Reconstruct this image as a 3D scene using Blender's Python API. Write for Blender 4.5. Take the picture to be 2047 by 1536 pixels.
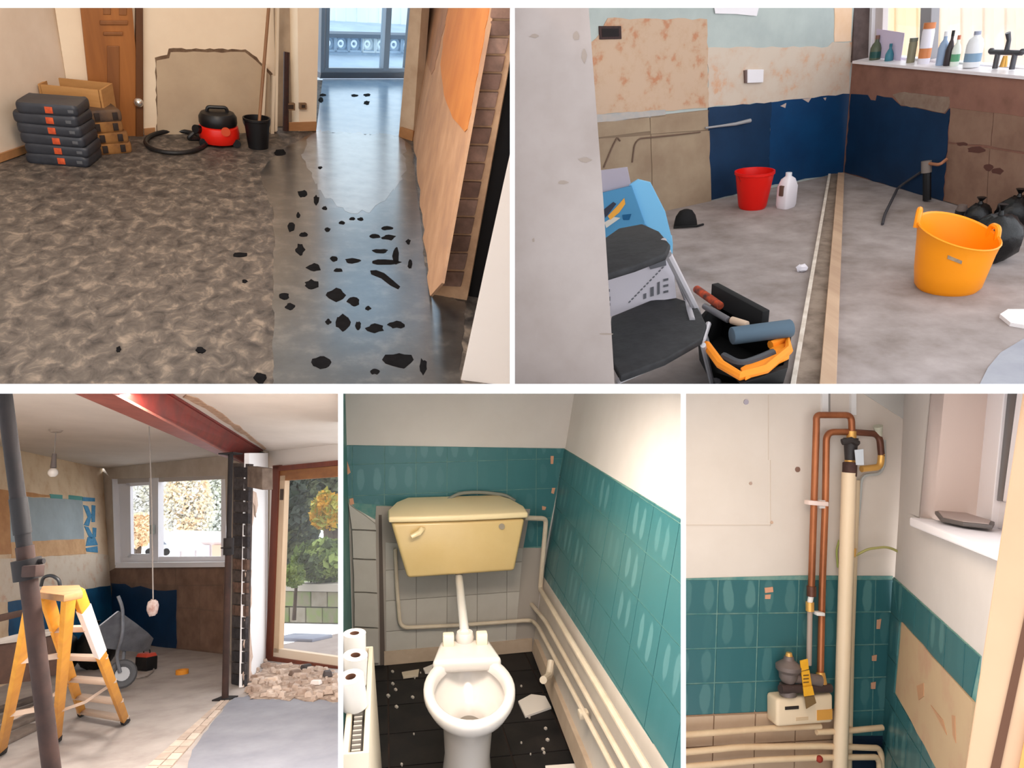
import bpy, bmesh, math, random
from mathutils import Vector, Matrix
random.seed(7)
scn = bpy.context.scene
for o in list(bpy.data.objects): bpy.data.objects.remove(o)
COL = scn.collection
PI = math.pi

# ------------------------------------------------------------------ camera, sky, exposure
F = 1400.0; CX = 1023.5; CY = 768.0           # focal length and centre in pixels of the 2047 x 1536 frame
CAM = Vector((0, 0, 1.6))
cd = bpy.data.cameras.new('camera'); cam = bpy.data.objects.new('camera', cd); COL.objects.link(cam)
cam.location = CAM; cam.rotation_euler = (PI/2, 0, 0)
cd.sensor_width = 36; cd.sensor_fit = 'HORIZONTAL'; cd.lens = 36*F/2047; cd.clip_start = .05; cd.clip_end = 300
scn.camera = cam
w = bpy.data.worlds.new('overcast_sky'); scn.world = w; w.use_nodes = True
bg = w.node_tree.nodes['Background']; bg.inputs[0].default_value = (.95, .985, 1.04, 1); bg.inputs[1].default_value = 2.3
vs = scn.view_settings; vs.view_transform = 'Standard'; vs.look = 'None'; vs.gamma = 1; vs.exposure = 0; vs.use_curve_mapping = False

# ------------------------------------------------------------------ rooms: each one a rigid, metric room behind its own opening
class Room:
    def __init__(s, U, X, h):
        U = Vector(U).normalized(); X = Vector(X); X = (X - U*X.dot(U)).normalized(); Y = U.cross(X)
        wv = lambda v: Vector((v[0], -v[2], v[1]))
        R = Matrix((wv(X), wv(Y), wv(U))).transposed()
        s.R = R; s.h = h; s.c = Vector((0, 0, h))
        s.W = Matrix.Translation(CAM) @ R.to_4x4() @ Matrix.Translation((0, 0, -h))
        s.Wi = s.W.inverted()
    def ray(s, x, y): return s.R.transposed() @ Vector(((x-CX)/F, 1, -(y-CY)/F))
    def at(s, x, y, t): return s.c + s.ray(x, y)*t
    def fl(s, x, y, z=0):
        d = s.ray(x, y); return s.c + d*((z-s.h)/d.z)
    def depth(s, p): return (s.W @ p - CAM).y
class Plane:
    def __init__(s, r, p, n):
        s.r = r; s.p = Vector(p); s.n = Vector(n).normalized()
        if s.n.dot(r.c - s.p) < 0: s.n = -s.n
        u = Vector((0, 0, 1)).cross(s.n)
        s.u = u.normalized() if u.length > 1e-4 else Vector((1, 0, 0)); s.v = s.n.cross(s.u)
    def hit(s, x, y, o=0):
        d = s.r.ray(x, y); return s.r.c + d*(((s.p + s.n*o - s.r.c).dot(s.n))/d.dot(s.n))
    def off(s, o): return Plane(s.r, s.p + s.n*o, s.n)
def wall(r, a, b):                       # upright plane over a line on the floor
    p = r.fl(*a); q = r.fl(*b); return Plane(r, p, (q-p).cross(Vector((0, 0, 1))))
def pl3(r, a, b, c): return Plane(r, a, (b-a).cross(c-a))
def hor(r, z): return Plane(r, (0, 0, z), (0, 0, 1))

r1 = Room((.13, .835, .535), (.95, .03, -.30), 1.5)
r2 = Room((-.085, .884, .460), (.986, .141, -.089), 1.5)
r3 = Room((-.056, .979, -.196), (.975, .096, .201), 1.5)
r4 = Room((.008, .999, .048), (.984, 0, -.180), 1.75)
r5 = Room((.050, .998, -.046), (.975, -.058, -.213), 1.6)

def lamp(name, r, loc, aim, size, watts, col):
    l = bpy.data.lights.new(name, 'AREA'); l.shape = 'DISK'; l.size = size; l.energy = watts; l.color = col
    o = bpy.data.objects.new(name, l); COL.objects.link(o)
    d = (Vector(aim)-Vector(loc)).normalized()
    o.matrix_world = r.W @ Matrix.Translation(loc) @ d.to_track_quat('-Z', 'Y').to_matrix().to_4x4()
    return o
lamp('unseen_lamp', r1, (-.5, 3.0, 2.38), (-.6, 3.6, 0), .6, 66, (1, .78, .57))
lamp('unseen_lamp', r2, (2.2, 3.4, 2.38), (2.4, 4.0, 0), .6, 9, (1, .86, .76))  # lamp added to brighten the daylit kitchen
def flush(r, x, t, size, watts, col):             # flat lamp let into the underside of the board above the lower rooms
    p = r.at(x, 787.6, t); return lamp('unseen_lamp', r, p, p - (r.R.transposed() @ Vector((0, 0, 1))), size, watts, col)
flush(r3, 560, 3.7, .5, 95, (1, .94, .88)); flush(r3, 330, 4.6, .5, 60, (1, .93, .86))  # lamps added to brighten the ladder room, which has only daylight
flush(r4, 950, 2.3, .5, 22, (1, .88, .75))
flush(r5, 1590, 1.85, .4, 4.2, (1, .84, .66))

# ------------------------------------------------------------------ materials
def lin(c):
    f = lambda x: x/12.92 if x <= .04045 else ((x+.055)/1.055)**2.4
    return tuple(f(v/255) for v in c) + (1,)
MATS = {}
def mat(name, c1, c2=None, scale=6, rough=.7, metal=0, bump=0, lo=.35, hi=.65, c3=None, stretch=(1, 1, 1), detail=6, spec=.35, warp=0):
    if name in MATS: return MATS[name]
    m = bpy.data.materials.new(name); m.use_nodes = True; nt = m.node_tree; N = nt.nodes; Lk = nt.links
    b = N['Principled BSDF']; b.inputs['Roughness'].default_value = rough; b.inputs['Metallic'].default_value = metal
    b.inputs['Specular IOR Level'].default_value = spec
    b.inputs['Base Color'].default_value = lin(c1)
    if c2 or bump:
        tc = N.new('ShaderNodeTexCoord'); mp = N.new('ShaderNodeMapping'); mp.inputs['Scale'].default_value = stretch
        Lk.new(tc.outputs['Object'], mp.inputs['Vector'])
        nz = N.new('ShaderNodeTexNoise'); nz.inputs['Scale'].default_value = scale; nz.inputs['Detail'].default_value = detail
        nz.inputs['Roughness'].default_value = .6; nz.inputs['Distortion'].default_value = warp
        Lk.new(mp.outputs[0], nz.inputs['Vector'])
        if c2:
            cr = N.new('ShaderNodeValToRGB'); e = cr.color_ramp.elements
            e[0].position = lo; e[0].color = lin(c1); e[1].position = hi; e[1].color = lin(c2)
            if c3: k = e.new((lo+hi)/2); k.color = lin(c3)
            Lk.new(nz.outputs['Fac'], cr.inputs[0]); Lk.new(cr.outputs[0], b.inputs['Base Color'])
        if bump:
            bp = N.new('ShaderNodeBump'); bp.inputs['Strength'].default_value = bump; bp.inputs['Distance'].default_value = .02
            Lk.new(nz.outputs['Fac'], bp.inputs['Height']); Lk.new(bp.outputs[0], b.inputs['Normal'])
    MATS[name] = m; return m
def wood(name, c1, c2, axis=2, scale=9, rough=.5):
    if name in MATS: return MATS[name]
    st = [7, 7, 7]; st[axis] = .5
    return mat(name, c1, c2, scale=scale/7, rough=rough, stretch=tuple(st), detail=4, lo=.3, hi=.7, bump=.05)
def glass(name, tint=(1, 1, 1), refl=.08):
    if name in MATS: return MATS[name]
    m = bpy.data.materials.new(name); m.use_nodes = True; nt = m.node_tree; N = nt.nodes; N.clear()
    o = N.new('ShaderNodeOutputMaterial'); mx = N.new('ShaderNodeMixShader'); t = N.new('ShaderNodeBsdfTransparent'); g = N.new('ShaderNodeBsdfGlossy')
    t.inputs[0].default_value = (*tint, 1); g.inputs['Roughness'].default_value = .03; mx.inputs[0].default_value = refl
    nt.links.new(t.outputs[0], mx.inputs[1]); nt.links.new(g.outputs[0], mx.inputs[2]); nt.links.new(mx.outputs[0], o.inputs[0])
    MATS[name] = m; return m
P_WHITE = mat('white_board', (246, 246, 246), rough=.8)

# ------------------------------------------------------------------ mesh helpers
def frame(d):
    d = d.normalized(); a = Vector((0, 0, 1)) if abs(d.z) < .95 else Vector((1, 0, 0))
    u = d.cross(a).normalized(); return u, u.cross(d).normalized()
class MB:
    def __init__(s): s.v = []; s.f = []
    def add(s, vs, fs):
        n = len(s.v); s.v += [tuple(v) for v in vs]; s.f += [tuple(i+n for i in f) for f in fs]; return s
    def box(s, c, d, R=None, top=(1, 1)):
        vs = []
        for z in (-.5, .5):
            k = top if z > 0 else (1, 1)
            for x, y in ((-.5, -.5), (.5, -.5), (.5, .5), (-.5, .5)):
                p = Vector((x*d[0]*k[0], y*d[1]*k[1], z*d[2]))
                if R is not None: p = R @ p
                vs.append(p + Vector(c))
        return s.add(vs, [(3, 2, 1, 0), (4, 5, 6, 7), (0, 1, 5, 4), (1, 2, 6, 5), (2, 3, 7, 6), (3, 0, 4, 7)])
    def bar(s, a, b, wd, th, up=(0, 0, 1)):              # square bar from a to b
        a = Vector(a); b = Vector(b); d = (b-a).normalized(); u = d.cross(Vector(up))
        u = u.normalized() if u.length > 1e-4 else frame(d)[0]; v = u.cross(d)
        vs = [p + u*sx*wd/2 + v*sy*th/2 for p in (a, b) for sx, sy in ((-1, -1), (1, -1), (1, 1), (-1, 1))]
        return s.add(vs, [(3, 2, 1, 0), (4, 5, 6, 7), (0, 1, 5, 4), (1, 2, 6, 5), (2, 3, 7, 6), (3, 0, 4, 7)])
    def loft(s, rings, cap0=True, cap1=True, closed=True):
        n = len(rings[0]); vs = [p for r in rings for p in r]; fs = []
        for i in range(len(rings)-1):
            for j in range(n if closed else n-1):
                k = (j+1) % n; fs.append((i*n+j, i*n+k, (i+1)*n+k, (i+1)*n+j))
        if cap0: fs.append(tuple(range(n-1, -1, -1)))
        if cap1: fs.append(tuple((len(rings)-1)*n+j for j in range(n)))
        return s.add(vs, fs)
    def cyl(s, a, b, r0, r1=None, n=16, cap=True):
        a = Vector(a); b = Vector(b); r1 = r0 if r1 is None else r1; u, v = frame(b-a)
        rg = lambda p, r: [p + (u*math.cos(2*PI*i/n) + v*math.sin(2*PI*i/n))*r for i in range(n)]
        return s.loft([rg(a, r0), rg(b, r1)], cap, cap)
    def tube(s, pts, r, n=8, closed=False):
        pts = [Vector(p) for p in pts]; rings = []; u = None; m = len(pts)
        for i, p in enumerate(pts):
            d = (pts[(i+1) % m]-pts[i-1]) if closed else (pts[min(i+1, m-1)]-pts[max(i-1, 0)])
            d.normalize()
            if u is None: u = frame(d)[0]
            u = (u - d*u.dot(d)).normalized(); v = d.cross(u)
            rr = r[i] if isinstance(r, (list, tuple)) else r
            rings.append([p + (u*math.cos(2*PI*k/n)+v*math.sin(2*PI*k/n))*rr for k in range(n)])
        if closed: rings.append(rings[0])
        return s.loft(rings, not closed, not closed)
    def lathe(s, prof, c=(0, 0, 0), n=28, sx=1, sy=1, cap0=True, cap1=True):
        c = Vector(c)
        return s.loft([[c + Vector((r*sx*math.cos(2*PI*i/n), r*sy*math.sin(2*PI*i/n), z)) for i in range(n)] for r, z in prof], cap0, cap1)
    def ball(s, c, r, sc=(1, 1, 1), n=14, jit=0):
        rings = []; c = Vector(c)
        for i in range(1, n//2):
            a = PI*i/(n//2)
            rings.append([c + Vector((sc[0]*math.sin(a)*math.cos(2*PI*j/n), sc[1]*math.sin(a)*math.sin(2*PI*j/n), -sc[2]*math.cos(a)))*r*(1+random.uniform(-jit, jit)) for j in range(n)])
        return s.loft(rings)
    def slab(s, pts, vec):
        pts = [Vector(p) for p in pts]; vec = Vector(vec); n = len(pts)
        vs = pts + [p+vec for p in pts]
        return s.add(vs, [tuple(range(n-1, -1, -1)), tuple(range(n, 2*n))] + [(i, (i+1) % n, n+(i+1) % n, n+i) for i in range(n)])
    def mesh(s, name, bev=0, smooth=35, seg=2):
        me = bpy.data.meshes.new(name); me.from_pydata(s.v, [], s.f)
        bm = bmesh.new(); bm.from_mesh(me); bmesh.ops.recalc_face_normals(bm, faces=bm.faces)
        if bev: bmesh.ops.bevel(bm, geom=[e for e in bm.edges if e.calc_face_angle(0) > .5], offset=bev, segments=seg, affect='EDGES', profile=.5, clamp_overlap=True)
        bm.to_mesh(me); bm.free()
        if smooth:
            me.polygons.foreach_set('use_smooth', [True]*len(me.polygons)); me.set_sharp_from_angle(angle=math.radians(smooth))
        me.update(); return me
    def obj(s, name, m, parent=None, room=None, bev=0, smooth=35, seg=2, label=None):
        me = s.mesh(name, bev, smooth, seg); me.materials.append(m)
        o = bpy.data.objects.new(name, me); COL.objects.link(o)
        if parent is not None: o.parent = parent
        elif room is not None: o.matrix_world = room.W
        if label: o['label'] = label
        return o
def tag(o, label, cat, group=None, kind=None):
    o['label'] = label; o['category'] = cat
    if group: o['group'] = group
    if kind: o['kind'] = kind
    return o
def thing(name, label, cat, r, loc=(0, 0, 0), rz=0, group=None, sc=1):
    o = bpy.data.objects.new(name, None); COL.objects.link(o); o.empty_display_size = .1
    o.matrix_world = r.W @ Matrix.Translation(Vector(loc)) @ Matrix.Rotation(rz, 4, 'Z') @ Matrix.Scale(sc, 4)
    return tag(o, label, cat, group)
def dup(root, r, loc, rz=0, label=None, group=None):
    c = root.copy(); COL.objects.link(c); c.matrix_world = r.W @ Matrix.Translation(Vector(loc)) @ Matrix.Rotation(rz, 4, 'Z')
    if label: c['label'] = label
    if group: c['group'] = group
    for ch in list(root.children):
        d = ch.copy(); COL.objects.link(d); d.parent = c
        for g in list(ch.children):
            e = g.copy(); COL.objects.link(e); e.parent = d
    return c
def struct(o, label, cat): return tag(o, label, cat, kind='structure')
def ragged(pts, amp=2., step=14, seed=1):
    rnd = random.Random(seed); out = []
    for i, a in enumerate(pts):
        b = pts[(i+1) % len(pts)]; d = math.dist(a, b); n = max(1, int(d/step))
        for k in range(n):
            t = k/n; j = amp if k else amp*.4
            out.append((a[0]+(b[0]-a[0])*t+rnd.uniform(-j, j), a[1]+(b[1]-a[1])*t+rnd.uniform(-j, j)))
    return out
def flat(name, pts, pl, m, proud=.004, thick=None, parent=None, label=None, bev=0):
    """a sheet with the given outline lying on plane pl, standing proud of it"""
    P = [pl.hit(x, y, proud) for x, y in pts]
    return MB().slab(P, -pl.n*((proud+.004) if thick is None else thick)).obj(name, m, parent, pl.r if parent is None else None, bev=bev, smooth=0, label=label)
def patch(parent, *a, **k): return flat(*a, parent=parent, **k)      # a layer on a wall: both in room coordinates
def fil(pts, rad, n=5):                 # polyline with rounded corners
    pts = [Vector(p) for p in pts]; out = [pts[0]]
    for i in range(1, len(pts)-1):
        a = (pts[i-1]-pts[i]); b = (pts[i+1]-pts[i]); k = min(rad, a.length*.45, b.length*.45)
        A = pts[i]+a.normalized()*k; B = pts[i]+b.normalized()*k
        for j in range(n+1):
            t = j/n; out.append(A*(1-t)**2 + pts[i]*2*t*(1-t) + B*t*t)
    out.append(pts[-1]); return out
def clip(poly, side):                   # Sutherland-Hodgman, side(p) >= 0 is kept
    out = []
    for i, a in enumerate(poly):
        b = poly[(i+1) % len(poly)]; da = side(a); db = side(b)
        if da >= 0: out.append(a)
        if (da >= 0) != (db >= 0): out.append(a + (b-a)*(da/(da-db)))
    return out
def cell(r, poly, xmin=None, xmax=None, ymin=None, ymax=None):
    """cut a big floor, wall or ceiling off where it meets the partition boards between the rooms"""
    Wp = lambda p: r.W @ p - CAM
    if xmin is not None: poly = clip(poly, lambda p: Wp(p).x - (xmin-CX)/F*Wp(p).y)
    if xmax is not None: poly = clip(poly, lambda p: (xmax-CX)/F*Wp(p).y - Wp(p).x)
    if ymin is not None: poly = clip(poly, lambda p: -Wp(p).z - (ymin-CY)/F*Wp(p).y)
    if ymax is not None: poly = clip(poly, lambda p: (ymax-CY)/F*Wp(p).y + Wp(p).z)
    return clip(poly, lambda p: Wp(p).y - 1.5)
BIG1 = dict(xmax=1022, ymax=772); BIG2 = dict(xmin=1025, ymax=772); BIG3 = dict(xmax=680, ymin=784); BIG4 = dict(xmin=682, xmax=1365, ymin=784); BIG5 = dict(xmin=1367, ymin=784)
def rect(pl, u0, u1, v0, v1): return [pl.p+pl.u*a+pl.v*b for a, b in ((u0, v0), (u1, v0), (u1, v1), (u0, v1))]
def sheet(name, poly, pl, m, th=.03, label=None, cat=None):
    o = MB().slab(poly, -pl.n*th).obj(name, m, room=pl.r, smooth=0); struct(o, label, cat); return o
def tiles(parent, region, pl, m, s0, z0, tw, thh, gap=.004, proud=.006, skip=None, bev=0, name='tile', jit=0, mats=None, seed=3):
    """square tiles over a region (pixels) of plane pl, each one its own piece"""
    rnd = random.Random(seed)
    R3 = [pl.hit(x, y) for x, y in region]; uv = [Vector(((p-pl.p).dot(pl.u), (p-pl.p).dot(pl.v))) for p in R3]
    area = sum(uv[i-1].x*uv[i].y-uv[i].x*uv[i-1].y for i in range(len(uv)))
    if area < 0: uv = uv[::-1]
    us = [p.x for p in uv]; vs_ = [p.y for p in uv]; k = 0
    for i in range(math.floor((min(us)-s0)/tw), math.ceil((max(us)-s0)/tw)):
        for j in range(math.floor((min(vs_)-z0)/thh), math.ceil((max(vs_)-z0)/thh)):
            x0 = s0+i*tw+gap/2; y0 = z0+j*thh+gap/2; q = [Vector((x0, y0)), Vector((x0+tw-gap, y0)), Vector((x0+tw-gap, y0+thh-gap)), Vector((x0, y0+thh-gap))]
            for a in range(len(uv)):
                A = uv[a]; B = uv[(a+1) % len(uv)]; nn = Vector((-(B-A).y, (B-A).x))
                if len(q) < 3: break
                q = clip(q, lambda p: (p-A).dot(nn))
            if len(q) < 3: continue
            ar = abs(sum(q[t-1].x*q[t].y-q[t].x*q[t-1].y for t in range(len(q))))/2
            if ar < .0012: continue
            pr = proud + rnd.uniform(0, jit)
            c = pl.p + pl.u*(x0+tw/2) + pl.v*(y0+thh/2)
            P = [pl.p + pl.u*p.x + pl.v*p.y + pl.n*pr for p in q]
            o = MB().slab([p-c for p in P], -pl.n*(pr+.002)).obj(name, rnd.choice(mats) if mats else m, parent, smooth=0, bev=bev)
            o.location = c; k += 1
    return k

# ------------------------------------------------------------------ partition boards between the five rooms
FD = 1.45
def divider(name, poly, vec, label):
    o = MB().slab(poly, vec).obj(name, P_WHITE, smooth=0); return struct(o, label, 'partition')
zc = CAM.z
divider('wall_divider', [(-7, FD, zc-.0197), (7, FD, zc-.0197), (7, 9, zc-.0197), (-7, 9, zc-.0197)], (0, 0, .0197), 'white board between the upper and the lower row of rooms')
divider('wall_divider', [(-.0041, FD, zc), (-.0041, 7, zc), (-.0041, 7, zc+4), (-.0041, FD, zc+.85)], (.0098, 0, 0), 'white upright board between the two upper rooms')
for xx, lb in ((676, 'white upright board between the ladder room and the toilet'), (1361, 'white upright board between the toilet and the pipe room')):
    k = (xx-CX)/F; P = [(k*d, d, z) for d, z in ((FD, zc-.0197), (6.8, zc-.0197), (6.8, zc-4), (FD, zc-.87))]
    divider('wall_divider', P, (.0104, 0, 0), lb)
FT = FD-.03
divider('wall_divider', [(-1.25, FT, zc+763/F*FT), (1.25, FT, zc+763/F*FT), (1.25, FT, zc+.9), (-1.25, FT, zc+.9)], (0, .02, 0), 'thin white board along the top of the upper rooms')

# ================================================================== ROOM 1: living room, patio door beyond
A1 = wall(r1, (150, 272), (553, 264)); L1 = wall(r1, (0, 325), (150, 272)); B1 = wall(r1, (553, 264), (640, 262)); C1 = wall(r1, (640, 157), (815, 157))
E1 = wall(r1, (857, 588), (930, 600)); D1 = pl3(r1, E1.hit(984, 5), r1.fl(857, 588), r1.fl(825, 280)); K1 = wall(r1, (797, 272), (825, 281))
m_cream = mat('cream_wall_paint', (232, 212, 184), (224, 202, 174), scale=2, rough=.75)
m_cream2 = mat('grey_cream_wall_paint', (222, 204, 184), (210, 190, 168), scale=2.5, rough=.75)
m_floor1 = mat('old_bitumen_floor', (56, 51, 48), (142, 128, 113), c3=(92, 84, 77), scale=11, rough=.55, lo=.33, hi=.74, stretch=(1.5, 1.0, 1), detail=10, bump=.10, warp=.5)
m_floor1b = mat('scraped_floor_strip', (40, 40, 40), (98, 94, 89), c3=(60, 59, 58), scale=8, rough=.30, lo=.3, hi=.75, detail=8, bump=.05, spec=.9)
fl0 = [Vector((x, y, 0)) for x, y in ((-3.2, .8), (3, .8), (3, 8.4), (.3, 7.95), (-1.3, 5.55), (-1.95, 4.7))]
floor1 = sheet('floor', cell(r1, fl0, **BIG1), hor(r1, 0), m_floor1, .01, 'dark mottled bitumen floor of the living room with black adhesive spots', 'floor')
patch(floor1, 'scraped_daylit_strip', ragged([(632, 262), (800, 272), (822, 290), (857, 588), (930, 602), (918, 771), (545, 771), (548, 430), (520, 345), (560, 300)], 3, 12, 3), hor(r1, 0), m_floor1b, proud=.0015)
b_ = m_floor1b.node_tree.nodes['Principled BSDF']; b_.inputs['Coat Weight'].default_value = 1; b_.inputs['Coat Roughness'].default_value = .22
m_fl1c = mat('daylit_grey_screed', (138, 144, 150), (104, 106, 108), scale=7, rough=.3, lo=.35, hi=.7); b_ = m_fl1c.node_tree.nodes['Principled BSDF']; b_.inputs['Coat Weight'].default_value = 1; b_.inputs['Coat Roughness'].default_value = .2
patch(floor1, 'scraped_daylit_strip', ragged([(632, 262), (800, 272), (812, 300), (806, 360), (770, 400), (735, 425), (690, 420), (650, 395), (622, 345), (600, 310), (612, 280)], 7, 9, 6), hor(r1, 0), m_fl1c, proud=.0022)  # paler patch painted for daylight reflected on the scraped floor
patch(floor1, 'scraped_daylit_strip', [(632, 263), (645, 158), (815, 158), (800, 272)], hor(r1, 0), mat('daylit_hall_floor', (176, 196, 214), (152, 176, 200), scale=5, rough=.2, spec=1), proud=.0012)  # blue daylight reflection put into the hall floor colour
# walls
def poly(pl, pts): return [pl.hit(x, y) for x, y in pts]
wl = sheet('wall_left', [L1.p+L1.u*0]*0 + [r1.fl(0, 325)+(r1.fl(0, 325)-r1.fl(150, 272))*4, r1.fl(150, 272), L1.hit(122, 5)+(L1.hit(122, 5)-r1.fl(150, 272))*.75, r1.fl(0, 325)+(r1.fl(0, 325)-r1.fl(150, 272))*4+Vector((0, 0, 2.45))], L1, m_cream2, .05, 'pale pinkish side wall behind the stacked black bags', 'wall')
wa = sheet('wall_back', [A1.hit(150, 272), A1.hit(553, 264), A1.hit(553, 5)+Vector((0, 0, 1)), A1.hit(122, 5)+Vector((0, 0, 1))], A1, m_cream, .05, 'cream back wall around the brown door and the grey plaster patch', 'wall')
wr = sheet('wall_recess', [B1.hit(550, 270, -.16), B1.hit(604, 268, -.16), B1.hit(606, 5, -.16)+Vector((0, 0, 1)), B1.hit(548, 5, -.16)+Vector((0, 0, 1))], B1.off(-.16), mat('shaded_recess_plaster', (176, 158, 138), (150, 132, 114), scale=4), .04, 'narrow recess beside the chimney breast holding dark pipes', 'wall')  # recess plaster coloured darker for the shade inside it
wb = sheet('wall_pier', [B1.hit(598, 263), B1.hit(632, 262), B1.hit(650, 5)+Vector((0, 0, 1)), B1.hit(600, 5)+Vector((0, 0, 1))], B1, m_cream, .2, 'cream wall pier left of the opening to the patio room', 'wall')
patch(wb, 'skirting', [(575, 262), (632, 262), (633, 244), (577, 246)], B1, wood('skirting_pine', (176, 128, 84), (150, 104, 66), axis=0), proud=.018)
patch(wa, 'skirting', [(289, 276), (310, 272), (310, 256), (288, 258)], A1, wood('skirting_pine', 0, 0), proud=.015)
patch(wl, 'skirting', [(-10, 329), (60, 304), (60, 288), (-10, 312)], L1, wood('skirting_pine', 0, 0), proud=.015)
wj = sheet('wall_jamb', [K1.hit(797, 272), K1.hit(825, 281), K1.hit(848, 5)+Vector((0, 0, 1)), K1.hit(833, 5)+Vector((0, 0, 1))], K1, mat('jamb_paint', (196, 172, 146), (176, 150, 124), scale=5), .09, 'beige jamb at the right of the opening', 'wall')
patch(wj, 'skirting', [(797, 273), (824, 283), (826, 262), (800, 254)], K1, wood('skirting_pine', 0, 0), proud=.02)
# patio room beyond the opening
m_hall = mat('hall_wall', (206, 204, 200), rough=.8)
q0 = r1.fl(632, 262); q1 = r1.fl(640, 157); g0 = r1.fl(800, 272); g1 = r1.fl(815, 157)
for nm, a, b, lb in (('wall_left', q0+Vector((-.04, .2, 0)), q1+Vector((-.2, .05, 0)), 'left wall of the patio room beyond the opening'), ('wall_right', g0+Vector((.1, .1, 0)), g1+Vector((.15, .05, 0)), 'right wall of the patio room beyond the opening')):
    struct(MB().slab([a, b, b+Vector((0, 0, 2.4)), a+Vector((0, 0, 2.4))], (-.03 if 'left' in nm else .03, 0, 0)).obj(nm, m_hall, room=r1, smooth=0), lb, 'wall')
cl1 = [Vector((x, y, 2.42)) for x, y in ((-2.2, 1.4), (2.4, 1.4), (2.4, 6.6), (-2.2, 6.6))]
sheet('ceiling', cell(r1, cl1, xmax=1022, ymax=772), hor(r1, 2.42), mat('ceiling_white', (232, 226, 216), rough=.8), -.03, 'white ceiling over the living room', 'ceiling')
gr1 = struct(MB().slab([Vector((x, y, 2.44)) for x, y in ((-.4, 6.6), (2.2, 6.6), (2.2, 9.0), (-.4, 9.0))], (0, 0, .02)).obj('added_tint_roof', glass('daylight_tint_glass', (.70, .88, 1), .06), room=r1, smooth=0), 'added unseen glass roof that tints the patio daylight blue', 'roof')  # roof added out of view to let in blue-tinted daylight
# patio door
m_alu = mat('dark_patio_frame', (96, 98, 104), rough=.4); m_alu2 = mat('grey_patio_frame', (150, 158, 168), rough=.35)
pd = struct(MB().slab([C1.hit(x, y, .06) for x, y in ((640, 157), (815, 157), (815, 146), (642, 146))], -C1.n*.14).obj('door_2', m_alu, room=r1, smooth=0), 'sliding glass patio door at the far end of the daylight-blue floor', 'door')
up = Vector((0, 0, 1.0))
def post1(x0, x1, xb0, xb1, yb, m, nm, pr=.05, tp=1.0):
    P = [C1.hit(xb0, yb, pr), C1.hit(xb1, yb, pr), C1.hit(x1, 5, pr)+up*tp, C1.hit(x0, 5, pr)+up*tp]
    return MB().slab(P, -C1.n*.09).obj(nm, m, pd, smooth=0)
post1(650, 657, 641, 647, 150, m_alu2, 'frame_post'); post1(660, 667, 651, 657, 140, m_alu2, 'sash_stile', .04)
post1(778, 788, 766, 777, 142, m_alu2, 'sash_stile', .05); post1(834, 846, 812, 826, 150, m_alu, 'frame_post')
MB().slab([C1.hit(x, y, .045) for x, y in ((645, 147), (812, 148), (812, 137), (650, 136))], -C1.n*.06).obj('bottom_rail', m_alu2, pd, smooth=0)
MB().slab([C1.hit(652, 138), C1.hit(772, 138), C1.hit(782, 5)+up, C1.hit(662, 5)+up], -C1.n*.01).obj('pane', glass('blue_tint_pane', (.88, .96, 1), .05), pd, smooth=0)  # pane tinted bluish to colour the daylight falling on the floor
MB().slab([C1.hit(772, 138, .02), C1.hit(816, 139, .02), C1.hit(838, 5, .02)+up, C1.hit(782, 5, .02)+up], -C1.n*.01).obj('pane', glass('blue_tint_pane'), pd, smooth=0)
P = [C1.hit(640, 5)+up*.95, C1.hit(850, 5)+up*.95]; struct(MB().slab([P[0], P[1], P[1]+up*.6, P[0]+up*.6], -C1.n*.1).obj('wall_lintel', m_hall, room=r1, smooth=0), 'wall over the patio door', 'wall')
# outside the patio door
m_pav = mat('pale_paving', (176, 190, 204), (158, 172, 188), scale=3)
og = [C1.p+Vector((-3, 0, -.12)), C1.p+Vector((4, 1.2, -.12)), C1.p+Vector((4, 8, -.12)), C1.p+Vector((-3, 8, -.12))]
struct(MB().slab(og, (0, 0, -.05)).obj('floor_patio', m_pav, room=r1, smooth=0), 'pale blue paving outside the patio door', 'paving')
S1 = Plane(r1, r1.at(740, 120, 9.6), C1.n)
m_scr = mat('grey_screen_block', (172, 190, 208), (150, 168, 188), scale=8, rough=.8); m_ring = mat('pale_ring_block', (214, 222, 226), rough=.7)
sw = thing('screen_block_wall', 'low patio wall of pierced ring blocks seen through the patio door', 'garden wall', r1)
P = [S1.hit(x, y) for x, y in ((600, 140), (880, 146), (880, 104), (600, 98))]
P[0].z -= .6; P[1].z -= .6
MB().slab(P, -S1.n*.15).obj('base_course', m_scr, sw, smooth=0)
P = [S1.hit(x, y, .04) for x, y in ((600, 74), (880, 80), (880, 72), (600, 66))]
MB().slab(P, -S1.n*.2).obj('coping', mat('dark_coping', (92, 100, 112), rough=.7), sw, smooth=0)
for i in range(9):
    cx = 628+26.5*i; c = S1.hit(cx, 86+.02*(cx-628), -.04); e = (S1.hit(cx+13, 86)-S1.hit(cx-13, 86)).length
    ub = S1.u; vb = S1.v; mm = m_ring if i in (4, 5) else m_scr
    k = MB()
    ring = [c + ub*math.cos(t)*e*.36 + vb*math.sin(t)*e*.36 for t in [2*PI*q/18 for q in range(18)]]
    k.tube(ring, e*.11, 6, closed=True)
    for (du, dv, wd, ht) in ((0, .46, .98, .08), (0, -.46, .98, .08), (.46, 0, .08, .98), (-.46, 0, .08, .98)):
        cc = c+ub*du*e+vb*dv*e; k.slab([cc+ub*a*wd*e/2+vb*b*ht*e/2+S1.n*.05 for a, b in ((-1, -1), (1, -1), (1, 1), (-1, 1))], -S1.n*.1)
    k.ball(c, e*.11)
    k.obj('ring_block', mm, sw)
S1b = Plane(r1, r1.at(740, 60, 12.5), C1.n)
bw = thing('board_fence', 'tall whitish board fence behind the pierced patio wall', 'fence', r1)
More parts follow.
